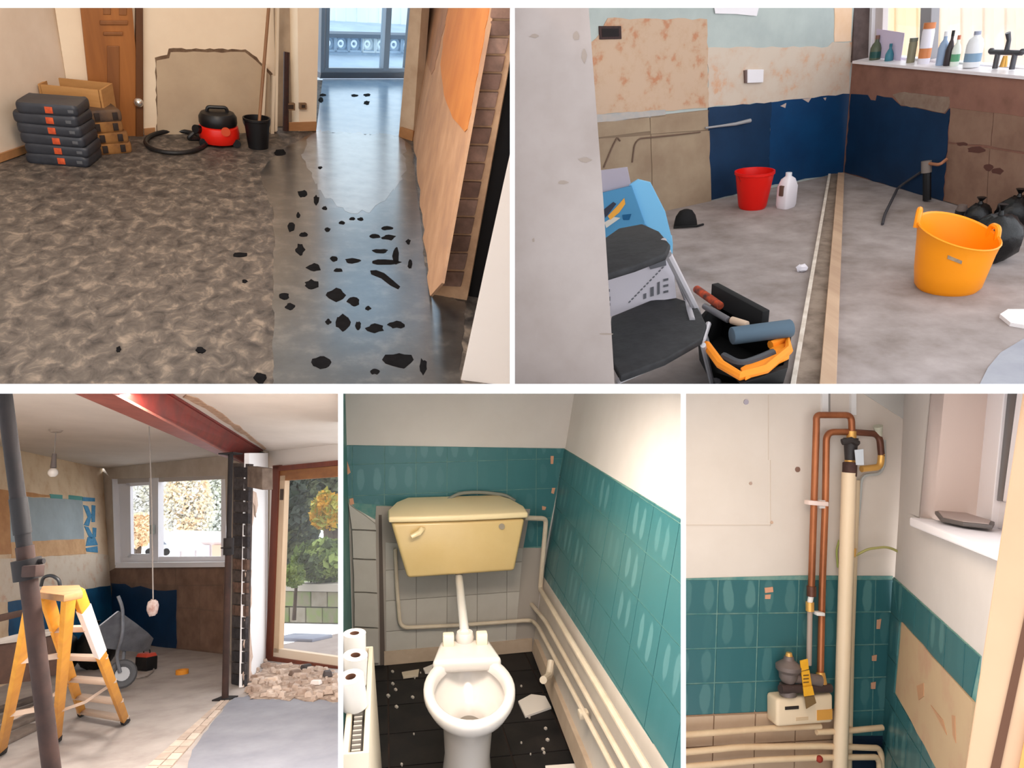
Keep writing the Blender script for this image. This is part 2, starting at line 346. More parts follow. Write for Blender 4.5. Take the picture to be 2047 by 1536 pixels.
for i in range(16):
    x0 = 560+22*i; P = [S1b.hit(x, y, (i % 2)*.02) for x, y in ((x0, 130), (x0+21, 130), (x0+21, -60), (x0, -60))]
    MB().slab(P, -S1b.n*.03).obj('board', mat('white_fence_board', (246, 246, 240), (228, 232, 232), scale=3, stretch=(1, 1, .2)), bw, smooth=0)
# brown door
m_oak = wood('brown_door_wood', (166, 104, 48), (128, 76, 32)); m_oakd = wood('brown_door_recess', (140, 88, 44), (112, 66, 30))
P = lambda x, y, o=0: A1.hit(x, y, o)
d1 = struct(MB().slab([P(189, 279, .03), P(286, 275, .03), P(284, 5, .03)+up, P(186, 5, .03)+up], -A1.n*.06).obj('door_1', m_oak, room=r1, smooth=0), 'brown wooden panelled door in the cream back wall', 'door')
def dp(pts, nm, m, pr, th): return MB().slab([P(x, y, pr) for x, y in pts], -A1.n*th).obj(nm, m, d1, smooth=0, bev=.004)
for pts in (((206, 4), (222, 4), (222, 30), (206, 30)), ((238, 4), (254, 4), (254, 31), (238, 31))): dp(pts, 'door_panel', m_oakd, .034, .01)
dp(((200, 41), (256, 41), (256, 50), (200, 50)), 'door_moulding', m_oakd, .042, .02); dp(((207, 64), (246, 64), (246, 71), (207, 71)), 'door_moulding', m_oakd, .042, .02)
dp(((214, 92), (239, 92), (240, 262), (216, 264)), 'door_panel', m_oakd, .038, .012)
dp(((272, 8), (286, 8), (287, 275), (272, 275)), 'door_frame', wood('brown_frame_wood', (104, 62, 26), (84, 50, 22)), .045, .05)
MB().ball(P(277, 205, .06), .03).obj('door_knob', mat('chrome_knob', (220, 215, 205), metal=.8, rough=.25), d1)
# plaster patch where the fireplace was
m_patch = mat('bare_grey_plaster', (188, 166, 138), (176, 154, 128), scale=3, rough=.85); m_torn = mat('torn_brown_edge', (122, 98, 76), (92, 70, 52), scale=22, rough=.9)
pts = [(310, 116), (335, 110), (337, 97), (491, 99), (513, 115), (544, 147), (547, 264), (314, 272)]
patch(wa, 'torn_edge', ragged(pts, 1.5, 9, 4), A1, m_torn, proud=.004)
patch(wa, 'plaster_patch', ragged([(313, 121), (338, 116), (341, 104), (490, 105), (511, 120), (541, 151), (545, 266), (316, 272)], 1.5, 14, 5), A1, m_patch, proud=.009)
# white offcuts and pipes at the end of the chimney breast
for i, (xa, ya, xb, yb, wd) in enumerate(((530, 130, 524, 262, 7), (548, 152, 545, 268, 6), (556, 5, 552, 262, 5))):
    m = mat('pale_batten', (214, 196, 170), rough=.7)
    P0 = [A1.hit(xb-wd/2, yb, .05), A1.hit(xb+wd/2, yb, .05), A1.hit(xa+wd/2, ya, .05), A1.hit(xa-wd/2, ya, .05)]
    o = MB().slab(P0, -A1.n*.03).obj('batten', m, room=r1, smooth=0)
    tag(o, ['short pale batten leaning on the grey plaster patch', 'short pale batten behind the black bucket', 'long pale batten up the end of the chimney breast'][i], 'batten')
o = MB().tube([B1.hit(571, 262, .03), B1.hit(573, 104, -.02)], .022).obj('iron_pipe', mat('rusty_dark_pipe', (62, 34, 26), (44, 26, 22), scale=20, rough=.6), room=r1); tag(o, 'dark rusty pipe standing upright in the wall recess', 'pipe')
for (x0, y0, x1, y1, lb) in ((573, 207, 590, 221, 'dark open socket box low on the cream pier'), (600, 207, 613, 219, 'brown socket box right of the dark one on the pier')):
    b_ = thing('socket_box', lb, 'socket', r1)
    flat('box_rim', [(x0, y0), (x1, y0), (x1, y1), (x0, y1)], B1, mat('socket_rim', (120, 92, 66)), proud=.03, parent=b_); flat('box_hole', [(x0+3, y0+3), (x1-3, y0+3), (x1-3, y1-3), (x0+3, y1-3)], B1, mat('socket_hole', (54, 38, 28)), proud=.032, thick=.01, parent=b_)
# right wall: leaning stripped face and brick end
m_pl1 = mat('stripped_pink_plaster', (196, 156, 124), (170, 132, 106), c3=(184, 144, 112), scale=5, rough=.9, bump=.15, lo=.3, hi=.7)
FD1 = ragged([(825, 280), (857, 588)], 3, 16, 8)[:-1]
fp = [(838, 5), (826, 278)] + [(828+.104*(y-290)+random.uniform(-3, 3), y) for y in range(300, 585, 16)] + [(860, 592), (883, 566), (984, 5)]
far_top = D1.hit(845, -120); near_top = D1.hit(1006, -120)
wdm = MB().slab([far_top]+[D1.hit(x, y) for x, y in fp]+[near_top], -D1.n*.012).obj('wall_right', m_pl1, room=r1, smooth=0)
struct(wdm, 'leaning stripped wall with orange paint and a brick end', 'wall')
patch(wdm, 'orange_paint', ragged([(896, 5), (979, 5), (957, 130), (934, 258), (928, 264), (905, 236), (888, 190), (880, 130), (889, 60)], 1.5, 16, 9), D1, mat('orange_wall_paint', (204, 132, 66), (190, 116, 56), scale=4, rough=.7), proud=.003)
patch(wdm, 'brown_stain', ragged([(848, 5), (898, 5), (886, 60), (872, 120), (862, 150), (850, 110)], 2, 14, 10), D1, mat('brown_wall_stain', (150, 108, 78), (172, 124, 88), scale=5), proud=.002)
# brick end: mortar bed with separate bricks
exl = lambda y: 985-y*.179; exr = lambda y: 1037-y*.19
mort = [(exl(560)-1, 560), (859, 589), (exr(590)+8, 602), (exr(-130)+2, -130), (exl(-130)-1, -130)]
o = MB().slab([E1.hit(*p) for p in mort], -E1.n*.1).obj('wall_brick_end', mat('pale_mortar', (196, 158, 124), (170, 134, 104), scale=14, rough=.95), room=r1, smooth=0)
be = struct(o, 'mortar edge of the cut wall carrying dark bricks', 'wall')
m_brk = [mat('dark_brick_%d' % i, c, tuple(int(v*.78) for v in c), scale=14, rough=.9, bump=.2) for i, c in enumerate(((132, 102, 88), (118, 90, 78), (142, 112, 98)))]
y = 8
i = 0
while y < 566:
    hgt = 36 if y > 60 else 34
    xa = exl(y); xb = exl(y+hgt-5); ins = 1+random.uniform(-1, 2)
    q = [(xb+ins, min(y+hgt-5, 572)), (exr(y+hgt)-6, min(y+hgt-4, 574)), (exr(y)-6, y+1), (xa+ins, y)]
    patch(be, 'brick', q, E1, m_brk[i % 3], proud=.012+random.uniform(0, .01), thick=.03, bev=.003); y += hgt; i += 1
# black sheet standing in for the unlit room behind the brick end, white door edge in front
G1 = Plane(r1, r1.fl(985, 600), E1.n); o = MB().slab([G1.hit(915, 720), G1.hit(1022, 720), G1.hit(1022, -5), G1.hit(1000, -5)], -G1.n*.03).obj('wall_dark', mat('unlit_room_black', (16, 12, 11), rough=.9), room=r1, smooth=0)
struct(o, 'black sheet painted for the unlit room behind the brick end', 'wall')
N1 = Plane(r1, r1.fl(955, 764), r1.c-r1.fl(955, 764))
o = MB().slab([N1.hit(1021, 300), N1.hit(1021, 773), N1.hit(918, 773), N1.hit(968, 540)], -N1.n*.035).obj('door_3', mat('white_door_gloss', (184, 176, 170), rough=.4), room=r1, smooth=0, bev=.004)
struct(o, 'edge of a near white door at the lower right of the living room', 'door')
# adhesive spots
m_adh = mat('black_adhesive', (10, 10, 12), (20, 20, 22), scale=20, rough=.9, spec=.1)
spots = [(605, 387, 10, 7), (632, 400, 6, 9), (649, 416, 5, 4), (596, 430, 4, 6), (583, 455, 8, 9), (606, 469, 8, 5), (655, 459, 6, 4), (683, 445, 6, 4), (704, 437, 6, 3), (721, 438, 7, 3), (774, 456, 11, 4), (750, 472, 11, 4), (777, 475, 14, 5), (816, 483, 5, 5), (600, 499, 9, 11), (668, 517, 8, 6), (704, 521, 15, 5), (628, 535, 14, 8), (760, 502, 16, 4), (770, 524, 28, 5), (792, 512, 7, 16), (820, 528, 5, 9), (676, 540, 9, 4), (622, 568, 14, 9), (568, 591, 11, 7), (580, 613, 10, 6), (672, 590, 18, 12), (707, 603, 12, 9), (736, 616, 6, 4), (656, 643, 6, 5), (685, 644, 15, 16), (716, 651, 6, 8), (749, 656, 17, 8), (793, 649, 16, 7), (640, 724, 20, 13), (798, 719, 28, 16), (846, 732, 7, 15), (749, 742, 9, 6), (520, 755, 12, 12), (480, 509, 18, 5), (489, 562, 5, 4), (237, 698, 5, 6), (400, 700, 10, 6), (708, 191, 7, 3), (734, 190, 7, 3), (733, 205, 6, 4), (645, 190, 6, 3), (642, 200, 5, 6), (560, 305, 14, 7), (640, 335, 4, 3)]
for i, (cx, cy, a, b) in enumerate(spots):
    pts = [(cx+a*math.cos(t)*random.uniform(.7, 1.25), cy+b*math.sin(t)*random.uniform(.7, 1.25)) for t in [2*PI*k/12 for k in range(12)]]
    patch(floor1, 'adhesive_spot', pts, hor(r1, 0), m_adh, proud=.003, thick=.003)
pts = [(740, 541), (752, 540), (768, 546), (785, 560), (800, 573), (796, 578), (780, 570), (762, 556), (742, 548)]
patch(floor1, 'adhesive_spot', pts, hor(r1, 0), m_adh, proud=.003, thick=.003)
# stacked bags
def pillow(w_, d_, h_, n=10, pinch=.55, sag=0, seed=0):
    rnd = random.Random(seed); k = MB(); rings = []
    N = 32
    for j in range(9):
        t = -1+2*j/8; zz = t*h_/2; e = 1-.05*abs(t)**4
        rings.append([Vector((w_/2*e*math.copysign(abs(math.cos(a))**.17, math.cos(a)), d_/2*e*math.copysign(abs(math.sin(a))**.17, math.sin(a)), zz+h_*.06*math.sin(3*a+seed)*(.5+.5*t))) for a in [2*PI*i/N for i in range(N)]])
    return k.loft(rings)
m_bag = mat('black_paper_bag', (38, 40, 46), (54, 57, 64), scale=6, rough=.45, bump=.15); m_orl = mat('orange_bag_print', (214, 96, 48), (176, 66, 36), scale=30)
b0 = r1.fl(119, 334) ; pxm = r1.depth(b0)/F
bw_ = 116*pxm; bh = .058
ord_ = ['bottom', 'second', 'third', 'fourth', 'fifth', 'top']
lbls = ['black bag with orange print at the bottom of the stack by the left wall', 'black bag with orange print, second from the floor in the stack', 'black bag with orange print, third from the floor in the stack', 'black bag with orange print, third from the top of the stack', 'bulging black bag just under the topmost one in the stack', 'crumpled topmost black bag of the stack under the cardboard box edge']
for i in range(6):
    t = thing('mortar_bag', lbls[i], 'bag', r1, b0+Vector((random.uniform(-.012, .012)-(.0 if i < 4 else .01), .15, i*bh+bh/2+.001)), -.12+random.uniform(-.04, .04)+(.05 if i == 5 else 0), 'black bags stacked by the left wall')
    pillow(bw_*(1 if i < 5 else .93), .26, bh*1.03, seed=i).obj('sack', m_bag, t)
    MB().box((.015+random.uniform(-.02, .02), -.1305, 0), (.04, .006, bh*.62)).obj('print_panel', m_orl, t, bev=.002)
    MB().box((bw_*.36, -.129, 0), (.03, .004, bh*.3)).obj('print_panel', mat('grey_bag_print', (86, 88, 92)), t, bev=.001)
m_card = mat('brown_cardboard', (186, 138, 84), (170, 122, 70), scale=3, rough=.85, stretch=(1, 1, 6))
t = thing('cardboard_box', 'open cardboard box behind the stack of black bags', 'box', r1, b0+Vector((.05, .50, 0)), -.12)
MB().box((0, -.1, .185), (.32, .012, .37)).obj('front_panel', m_card, t); MB().box((0, .12, .185), (.32, .012, .37)).obj('back_panel', m_card, t)
MB().box((-.17, .01, .185), (.012, .22, .37)).obj('side_panel', m_card, t); MB().box((.17, .01, .185), (.012, .22, .37)).obj('side_panel', m_card, t); MB().box((0, .01, .01), (.34, .22, .012)).obj('base_panel', m_card, t)
m_bbag = mat('brown_paper_sack', (150, 106, 58), (96, 62, 36), c3=(132, 90, 48), scale=9, rough=.8, bump=.2); m_dk = mat('dark_band_print', (44, 34, 30))
b2 = r1.fl(212, 310)
for i in range(4):
    t = thing('brown_sack', ['brown sack with dark bands at the bottom of the second stack', 'brown sack with dark bands, second from the floor beside the black stack', 'brown sack with dark bands just under the dark-topped one', 'dark-topped brown sack at the top of the second stack'][i], 'bag', r1, b2+Vector((random.uniform(-.02, .02)-.01*i, .14, i*.066+.034)), .5, 'brown sacks stacked behind the black bags')
    pillow(.22-.01*i, .26, .067, seed=i+9).obj('sack', m_bbag if i < 3 else mat('dark_sack', (70, 56, 50), (110, 84, 60), scale=8), t)
    for k in (-.055, .05): MB().box((k, -.132, 0), (.03, .008, .045)).obj('print_panel', m_dk, t, bev=.002)
# vacuum cleaner
v0 = r1.fl(438, 298)+Vector((0, .12, 0)); vp = r1.depth(v0)/F
t = thing('vacuum_cleaner', 'red and black tub vacuum cleaner in front of the plaster patch', 'vacuum cleaner', r1, v0, .1)
R_ = 38*vp
m_red = mat('red_plastic', (214, 30, 16), rough=.3, spec=.5); m_blk = mat('black_plastic', (20, 20, 22), rough=.4)
MB().lathe([(R_*.86, .02), (R_*.98, .05), (R_, .09), (R_*.95, .125), (R_*.84, .135)], n=32).obj('tub', m_red, t)
MB().lathe([(R_*.88, .133), (R_*.93, .15), (R_*.92, .19), (R_*.8, .215), (R_*.45, .225)], n=32).obj('motor_head', m_blk, t)
MB().tube(fil([(-R_*.5, 0, .21), (-R_*.45, 0, .25), (R_*.45, 0, .25), (R_*.5, 0, .21)], .03), .012).obj('carry_handle', m_blk, t)
MB().cyl((-R_*.95, -.05, .11), (-R_*1.12, -.08, .12), .028).obj('hose_port', m_blk, t)
for s in (-1, 1):
    for q in (-1, 1): MB().cyl((s*R_*.8, q*R_*.55-.012, .028), (s*R_*.8, q*R_*.55+.012, .028), .028, n=14).obj('wheel', m_blk, t)
MB().cyl((R_*.3, -R_*.93, .12), (R_*.3, -R_*1.0, .12), .03).obj('front_cap', mat('orange_cap', (196, 74, 40)), t)
hc = r1.fl(352, 290)
loop = [hc + Vector((.185*math.cos(a), .27*math.sin(a)+.02, .018)) for a in [2*PI*i/36+.3 for i in range(36)]]
loop2 = fil([hc+Vector((.16, .06, .035)), v0+Vector((-R_*1.5, -.1, .05)), v0+Vector((-R_*1.05, -.07, .10))], .05)
o = MB().tube(loop, .015, 8, closed=True).tube(loop2, .015, 8).obj('vacuum_hose', mat('black_ribbed_hose', (34, 32, 32), (20, 20, 20), scale=60, rough=.5), room=r1)
tag(o, 'black hose coiled on the floor beside the red vacuum cleaner', 'hose')
# bucket with broom
k0 = r1.fl(516, 302)+Vector((0, .09, 0)); kp = r1.depth(k0)/F
t = thing('bucket', 'black plastic bucket right of the red vacuum cleaner', 'bucket', r1, k0)
MB().lathe([(19*kp, 0), (24*kp, .185), (26*kp, .19), (26*kp, .205), (23.5*kp, .205), (18*kp, .02)], n=28).obj('tub', m_blk, t)
MB().tube([(25*kp*math.cos(a), 25*kp*math.sin(a)*.3-.02, .19-.09*math.sin(a)) for a in [PI*i/14 for i in range(15)]], .004, 6).obj('bail_handle', mat('grey_wire', (110, 110, 110), metal=.6, rough=.4), t)
t = thing('broom', 'long-handled broom standing in the black bucket', 'broom', r1, k0+Vector((0, 0, .03)))
top = A1.hit(540, -20, .08)-(k0+Vector((0, 0, .03)))
MB().cyl((.01, 0, .1), top, .011).obj('handle', wood('broom_handle_wood', (146, 104, 70), (120, 84, 56)), t)
MB().box((.0, 0, .08), (.10, .05, .05)).obj('head', wood('broom_handle_wood', 0, 0), t, bev=.008); MB().box((0, 0, .03), (.10, .05, .06), top=(.8, .8)).obj('bristles', mat('dark_bristles', (40, 36, 34)), t)

# ================================================================== ROOM 2: stripped kitchen
B2 = wall(r2, (1420, 402), (1685, 345)); CT = B2.hit(1708, 5)
R2 = pl3(r2, r2.fl(1685, 345), r2.fl(1960, 424), CT)
H2 = hor(r2, 0)
m_grey = mat('blue_grey_wall_paint', (186, 196, 192), (172, 182, 180), scale=3, rough=.8)
m_conc = mat('lilac_grey_concrete', (172, 162, 160), (128, 117, 112), c3=(152, 142, 139), scale=3.5, rough=.85, bump=.08, lo=.28, hi=.7, detail=8)
fl2 = [Vector((x, y, 0)) for x, y in ((.2, .8), (4.4, .8), (4.2, 3.5), r2.fl(1685, 344)[:2], (.8, 5.35))]
floor2 = sheet('floor', cell(r2, fl2, **BIG2), H2, m_conc, .01, 'lilac-grey dusty concrete floor of the kitchen', 'floor')
ex2 = (r2.fl(1685, 345)-r2.fl(1420, 402)).normalized()*.06
wk = sheet('wall_back', [B2.hit(1100, 520), r2.fl(1685, 345)+ex2, CT+(CT-r2.fl(1685, 345))*.7+ex2, B2.hit(1100, 20)+Vector((0, 0, 1.2))], B2, m_grey, .05, 'kitchen back wall with peach, beige and blue patches', 'wall')
m_peach = mat('peach_plaster', (200, 172, 148), (190, 134, 102), c3=(196, 166, 140), scale=9, rough=.9, lo=.45, hi=.66)
m_pale = mat('pale_peach_plaster', (208, 192, 176), (208, 164, 134), c3=(206, 186, 168), scale=8, rough=.9, lo=.45, hi=.68)
patch(wk, 'peach_plaster_patch', ragged([(1170, 92), (1192, 78), (1215, 36), (1300, 38), (1413, 38), (1416, 216), (1330, 222), (1170, 230)], 2, 14, 2), B2, m_peach, proud=.004)
patch(wk, 'pale_plaster_patch', ragged([(1414, 96), (1500, 94), (1655, 94), (1664, 84), (1704, 84), (1697, 192), (1540, 204), (1417, 214)], 2, 14, 4), B2, m_pale, proud=.003)
patch(wk, 'peach_plaster_patch', ragged([(1668, 4), (1703, 4), (1702, 82), (1668, 84)], 1, 14, 4), B2, mat('warm_peach_plaster', (232, 194, 158), (238, 206, 178), scale=5), proud=.0035)
patch(wk, 'grey_band', ragged([(1170, 231), (1330, 219), (1330, 233), (1170, 247)], 1, 14, 4), B2, mat('grey_blue_band', (168, 168, 168), (186, 176, 168), scale=12), proud=.006)
m_beige = mat('beige_adhesive_wall', (166, 146, 122), (150, 128, 106), scale=4, rough=.9, bump=.06)
tb = flat('beige_backing', [(1170, 246), (1418, 219), (1422, 402), (1340, 424), (1170, 470)], B2, mat('beige_joint', (132, 112, 92)), proud=.002, parent=wk)
for q in (((1170, 247), (1298, 233), (1300, 262), (1170, 278)), ((1300, 233), (1418, 220), (1419, 259), (1301, 268)), ((1170, 280), (1300, 270), (1304, 432), (1170, 462)), ((1302, 269), (1419, 261), (1422, 402), (1306, 430))):
    patch(wk, 'wall_panel', ragged(q, .5, 30, 6), B2, m_beige, proud=.006)
m_blue1 = mat('navy_wall_paint', (18, 52, 86), (12, 42, 72), scale=3, rough=.55); m_blue2 = mat('deep_blue_wall_paint', (14, 64, 108), (12, 52, 92), scale=3, rough=.5)
patch(wk, 'blue_paint', ragged([(1416, 216), (1542, 204), (1536, 372), (1422, 400)], 1.5, 14, 7), B2, m_blue1, proud=.006)
patch(wk, 'blue_paint', ragged([(1542, 204), (1700, 187), (1686, 344), (1536, 372)], 1.5, 14, 8), B2, m_blue2, proud=.0055)
for q in (((1560, 212), (1572, 206), (1570, 216)), ((1604, 198), (1622, 196), (1616, 205)), ((1646, 196), (1652, 195), (1650, 201))): patch(wk, 'paint_chip', q, B2, mat('pale_chip', (190, 170, 160)), proud=.008)
# paper, sockets, cable
o = flat('paper_sheet', [(1426, 3), (1520, 3), (1513, 32), (1470, 28), (1430, 27)], B2, mat('white_paper', (240, 236, 240)), proud=.012, thick=.002); tag(o, 'white paper sheet taped high on the kitchen back wall', 'paper')
t = thing('back_box', 'dark empty metal back box in the peach plaster', 'socket', r2)
flat('box_rim', [(1198, 52), (1242, 52), (1243, 78), (1199, 79)], B2, mat('rust_box', (64, 38, 34), (44, 26, 26), scale=40, rough=.6), proud=.012, parent=t, bev=.003); flat('box_back', [(1203, 57), (1237, 57), (1238, 73), (1204, 74)], B2, mat('box_black', (24, 14, 14)), proud=.014, thick=.004, parent=t)
t = thing('wall_socket', 'white wall socket on the pale plaster above the blue paint', 'socket', r2)
flat('face_plate', [(1495, 139), (1527, 139), (1526, 165), (1495, 166)], B2, mat('socket_white', (236, 232, 236), rough=.4), proud=.03, parent=t, bev=.003); flat('back_edge', [(1489, 141), (1495, 140), (1495, 166), (1490, 166)], B2, mat('socket_side', (112, 92, 86)), proud=.02, parent=t)
o = MB().tube([B2.hit(x, y, .02) for x, y in ((1410, 256), (1440, 252), (1470, 248), (1500, 241))], [.008, .009, .013, .016], 8).obj('conduit', mat('grey_conduit', (156, 154, 156), rough=.5), room=r2); tag(o, 'short grey conduit stub sticking out over the blue paint', 'pipe')
for pts, lb in ((((1207, 335), (1222, 298), (1234, 274), (1240, 282)), 'wall chase hanging left on the beige panel'), (((1264, 325), (1268, 290), (1277, 277), (1340, 271), (1400, 264)), 'thin raised crack line along the beige panel')):
    o = MB().tube(fil([B2.hit(x, y, .012) for x, y in pts], .03), .006, 6).obj('cable', mat('dull_crack_line', (110, 88, 74)), room=r2); tag(o, lb, 'cable')  # thin tubes stand in for chase lines and cracks in the panel
# right wall with the window
m_brn = mat('brown_pink_plaster', (150, 108, 92), (124, 88, 74), c3=(140, 100, 86), scale=5, rough=.9, bump=.12, lo=.3, hi=.7)
sil = lambda x: 125+(x-1706)*.088
rw = sheet('wall_right', [r2.fl(1685, 345), R2.hit(2200, 490), R2.hit(2200, sil(2200)), R2.hit(1704, sil(1704))], R2, m_brn, .09, 'brown kitchen wall under the window, partly blue', 'wall')
patch(rw, 'blue_paint', ragged([(1701, 188), (1734, 190), (1740, 200), (1750, 201), (1753, 191), (1782, 196), (1800, 212), (1850, 220), (1889, 228), (1898, 217), (1884, 402), (1688, 344)], 1.2, 12, 11), R2, m_blue1, proud=.005)
patch(rw, 'bare_strip', ragged([(1784, 189), (1808, 184), (1896, 194), (1897, 214), (1888, 226), (1800, 210)], 1.5, 10, 12), R2, mat('grey_bare_strip', (150, 130, 114), (132, 108, 94), scale=12), proud=.006)
m_bt = mat('dusty_brown_tile', (146, 116, 98), (128, 98, 82), scale=5, rough=.85)
for q in (((1901, 216), (1985, 226), (1980, 292), (1896, 284)), ((1987, 226), (2100, 240), (2100, 314), (1982, 293)), ((1895, 288), (1978, 297), (1970, 425), (1888, 402)), ((1980, 298), (2100, 318), (2100, 460), (1972, 426))):
    patch(rw, 'wall_panel', ragged(q, 1, 20, int(q[0][0])), R2, m_bt, proud=.006)
for cx, cy, a, b in ((1950, 300, 20, 6), (1975, 335, 10, 7), (1995, 342, 12, 7), (1922, 288, 12, 4)): patch(rw, 'dark_stain', [(cx+a*math.cos(k)*random.uniform(.7, 1.2), cy+b*math.sin(k)*random.uniform(.7, 1.2)) for k in [2*PI*i/10 for i in range(10)]], R2, mat('dark_red_stain', (92, 58, 50)), proud=.008)
# window: reveal, sill board, frame
WD = -.20
Wf = R2.off(WD)
win = struct(MB().slab([R2.hit(1704, sil(1704)-3, .02), R2.hit(2200, sil(2200)-3, .02), R2.hit(2200, sil(2200)-3, .02)-R2.n*.24, R2.hit(1704, sil(1704)-3, .02)-R2.n*.24], (0, 0, -.02)).obj('window_1', mat('white_sill', (234, 228, 232), rough=.35), room=r2, smooth=0), 'white framed kitchen window above the row of bottles', 'window')
m_upvc = mat('white_upvc', (236, 234, 238), rough=.35); m_dkr = mat('dark_reveal', (74, 60, 58), (100, 84, 80), scale=8)
def fr(pts, nm, m, pl, th=.05): return MB().slab([pl.hit(x, y) for x, y in pts], -pl.n*th).obj(nm, m, win, smooth=0, bev=.004)
p0 = R2.hit(1705, sil(1705)); pt = R2.hit(1709, -40)
MB().slab([p0, pt, pt-R2.n*.21, p0-R2.n*.21], R2.u*.0+(R2.hit(1700, 60)-R2.hit(1706, 60))*1.2).obj('reveal', m_dkr, win, smooth=0)
fr(((1716, 112), (1740, 116), (1746, -40), (1720, -40)), 'frame_post', m_upvc, Wf.off(.06), .06)
fr(((1740, 116), (1762, 118), (1767, -40), (1746, -40)), 'sash_stile', mat('shaded_upvc', (206, 196, 194), rough=.4), Wf.off(.03))  # darker copy of the white frame, shade put into its colour
fr(((1836, 124), (1858, 126), (1864, -40), (1842, -40)), 'mullion', mat('grey_mullion', (150, 148, 152), rough=.4), Wf.off(.05), .07)
fr(((1716, 117), (2200, 160), (2200, 150), (1718, 107)), 'bottom_rail', m_upvc, Wf.off(.055), .06)
fr(((1762, 116), (1836, 122), (1842, -40), (1767, -40)), 'pane', glass('clear_glass', (1, 1, 1), .05), Wf, .008)
fr(((1858, 124), (2200, 155), (2200, -40), (1864, -40)), 'pane', glass('clear_glass'), Wf, .008)
# outside: timber fence
fn = thing('timber_fence', 'pale timber fence outside the kitchen window', 'fence', r2)
Fo = R2.off(-2.2)
for i in range(-8, 34):
    x0 = 1700+22*i
    c_ = (250, 222, 204) if x0 > 1860 else (246, 214, 176)
    MB().slab([Fo.hit(x, y, .02*(i % 2)) for x, y in ((x0, 170), (x0+21, 172), (x0+21, 10-(i % 3)*2), (x0, 10-(i % 3)*2))], -Fo.n*.03).obj('board', mat('fence_board_%d' % (x0 > 1860), c_, tuple(v-8 for v in c_), scale=2, rough=.9), fn, smooth=0)
# things on the sill
zs = Wf.p
def sill(x, y):      # standing point on the sill board
    p = R2.hit(1704, sil(1704)-3); return Plane(r2, p, R2.v if R2.v.z > 0 else -R2.v)
SP = sill(0, 0)
def onsill(x): 
    a = R2.off(-.08).hit(x, sil(x)-7); a.z = R2.hit(1800, sil(1800)-3).z+.001; return a
def bottle(x, y0, y1, wpx, m, label, cap=None, shape='bottle', lab=None):
    b = onsill(x); mp = r2.depth(b)/F; h = (y1-y0)*mp*1.12; rr = wpx*mp/2*1.15
    t = thing('bottle', label, 'bottle', r2, b, 0, 'bottles on the kitchen window sill')
    pr = {'bottle': [(.9, 0), (1, .05), (1, .52), (.75, .66), (.36, .76), (.34, .86)], 'spray': [(.9, 0), (1, .05), (.95, .45), (.5, .68), (.32, .74), (.32, .84)], 'jar': [(.95, 0), (1, .05), (1, .8), (.9, .86)], 'jug': [(.95, 0), (1, .04), (1, .62), (.8, .78), (.4, .86), (.38, .9)]}[shape]
    MB().lathe([(a*rr, z*h) for a, z in pr], n=18).obj('body', m, t)
    e = pr[-1]; MB().cyl((0, 0, e[1]*h), (0, 0, h), e[0]*rr*1.1, n=14).obj('cap', cap or m_blk, t)
    if lab: MB().lathe([(rr*1.015, .16*h), (rr*1.015, .40*h)], n=18, cap0=False, cap1=False).obj('paper_label', lab, t)
    return t
mb = lambda n, c: mat(n, c, rough=.3)
bottle(1748, 84, 127, 18, mb('brown_green_bottle', (84, 92, 74)), 'brown-green bottle leftmost on the kitchen sill', mb('brown_cap', (120, 84, 70)), lab=mb('dark_green_label', (34, 78, 74)))
bottle(1776, 98, 129, 14, mb('teal_bottle', (60, 122, 140)), 'small teal bottle in front of the lavender sheet', shape='spray', cap=mb('teal_cap', (40, 110, 130)))
bottle(1819, 90, 132, 13, mb('olive_tube', (132, 128, 104)), 'slim olive tube left of the orange and white bottle', shape='jar', cap=mb('grey_green_cap', (110, 112, 98)))
bottle(1845, 60, 127, 19, mb('white_bottle', (226, 222, 232)), 'tall white bottle with orange cap and label under the mullion', cap=mb('orange_cap2', (200, 120, 70)), shape='jar', lab=mb('orange_label', (206, 128, 78)))
bottle(1880, 80, 135, 17, mb('pale_blue_bottle', (148, 170, 200)), 'pale blue bottle behind the dark slim one', cap=mb('white_cap', (230, 230, 235)))
bottle(1893, 82, 139, 14, mb('dark_bottle', (58, 50, 54)), 'dark slim bottle left of the green-labelled one', shape='spray')
bottle(1906, 88, 138, 14, mb('white_green_bottle', (224, 232, 222)), 'white bottle with green base and red cap on the sill', cap=mb('red_brown_cap', (190, 110, 84)), lab=mb('green_label', (96, 160, 120)))
bottle(1940, 70, 128, 26, mb('clear_white_jug', (226, 228, 232)), 'round clear jug with blue label left of the black tap', cap=mb('grey_blue_cap', (150, 156, 176)), shape='jug', lab=mb('blue_label', (126, 156, 182)))
o = flat('paper_sheet', [(1752, 58), (1770, 60), (1808, 66), (1800, 122), (1752, 114)], Wf.off(.09), mat('lavender_paper', (206, 194, 218)), proud=0, thick=.003); tag(o, 'lavender paper sheet propped against the kitchen window', 'paper')
# tap
tb_ = onsill(2003); tm = r2.depth(tb_)/F
t = thing('mixer_tap', 'dark loose mixer tap standing on the kitchen sill', 'tap', r2, tb_)
m_tap = mat('dark_chrome', (86, 86, 90), rough=.3, metal=.6); ux = R2.u if R2.hit(2040, 110).__sub__(R2.hit(1970, 110)).dot(R2.u) > 0 else -R2.u
MB().cyl(ux*(-38*tm)+Vector((0, 0, 30*tm)), ux*(38*tm)+Vector((0, 0, 30*tm)), 5*tm, n=14).obj('bridge', m_tap, t)
for s in (-20, 22): MB().cyl(ux*(s*tm)+Vector((0, 0, 0)), ux*(s*tm)+Vector((0, 0, 30*tm)), 5*tm, n=14).obj('leg', m_tap, t)
MB().tube([Vector((0, 0, 30*tm)), Vector((0, 0, 52*tm)), Vector((0, 0, 66*tm))+R2.n*.02], [5*tm, 4*tm, 5*tm], 10).obj('spout', m_tap, t)
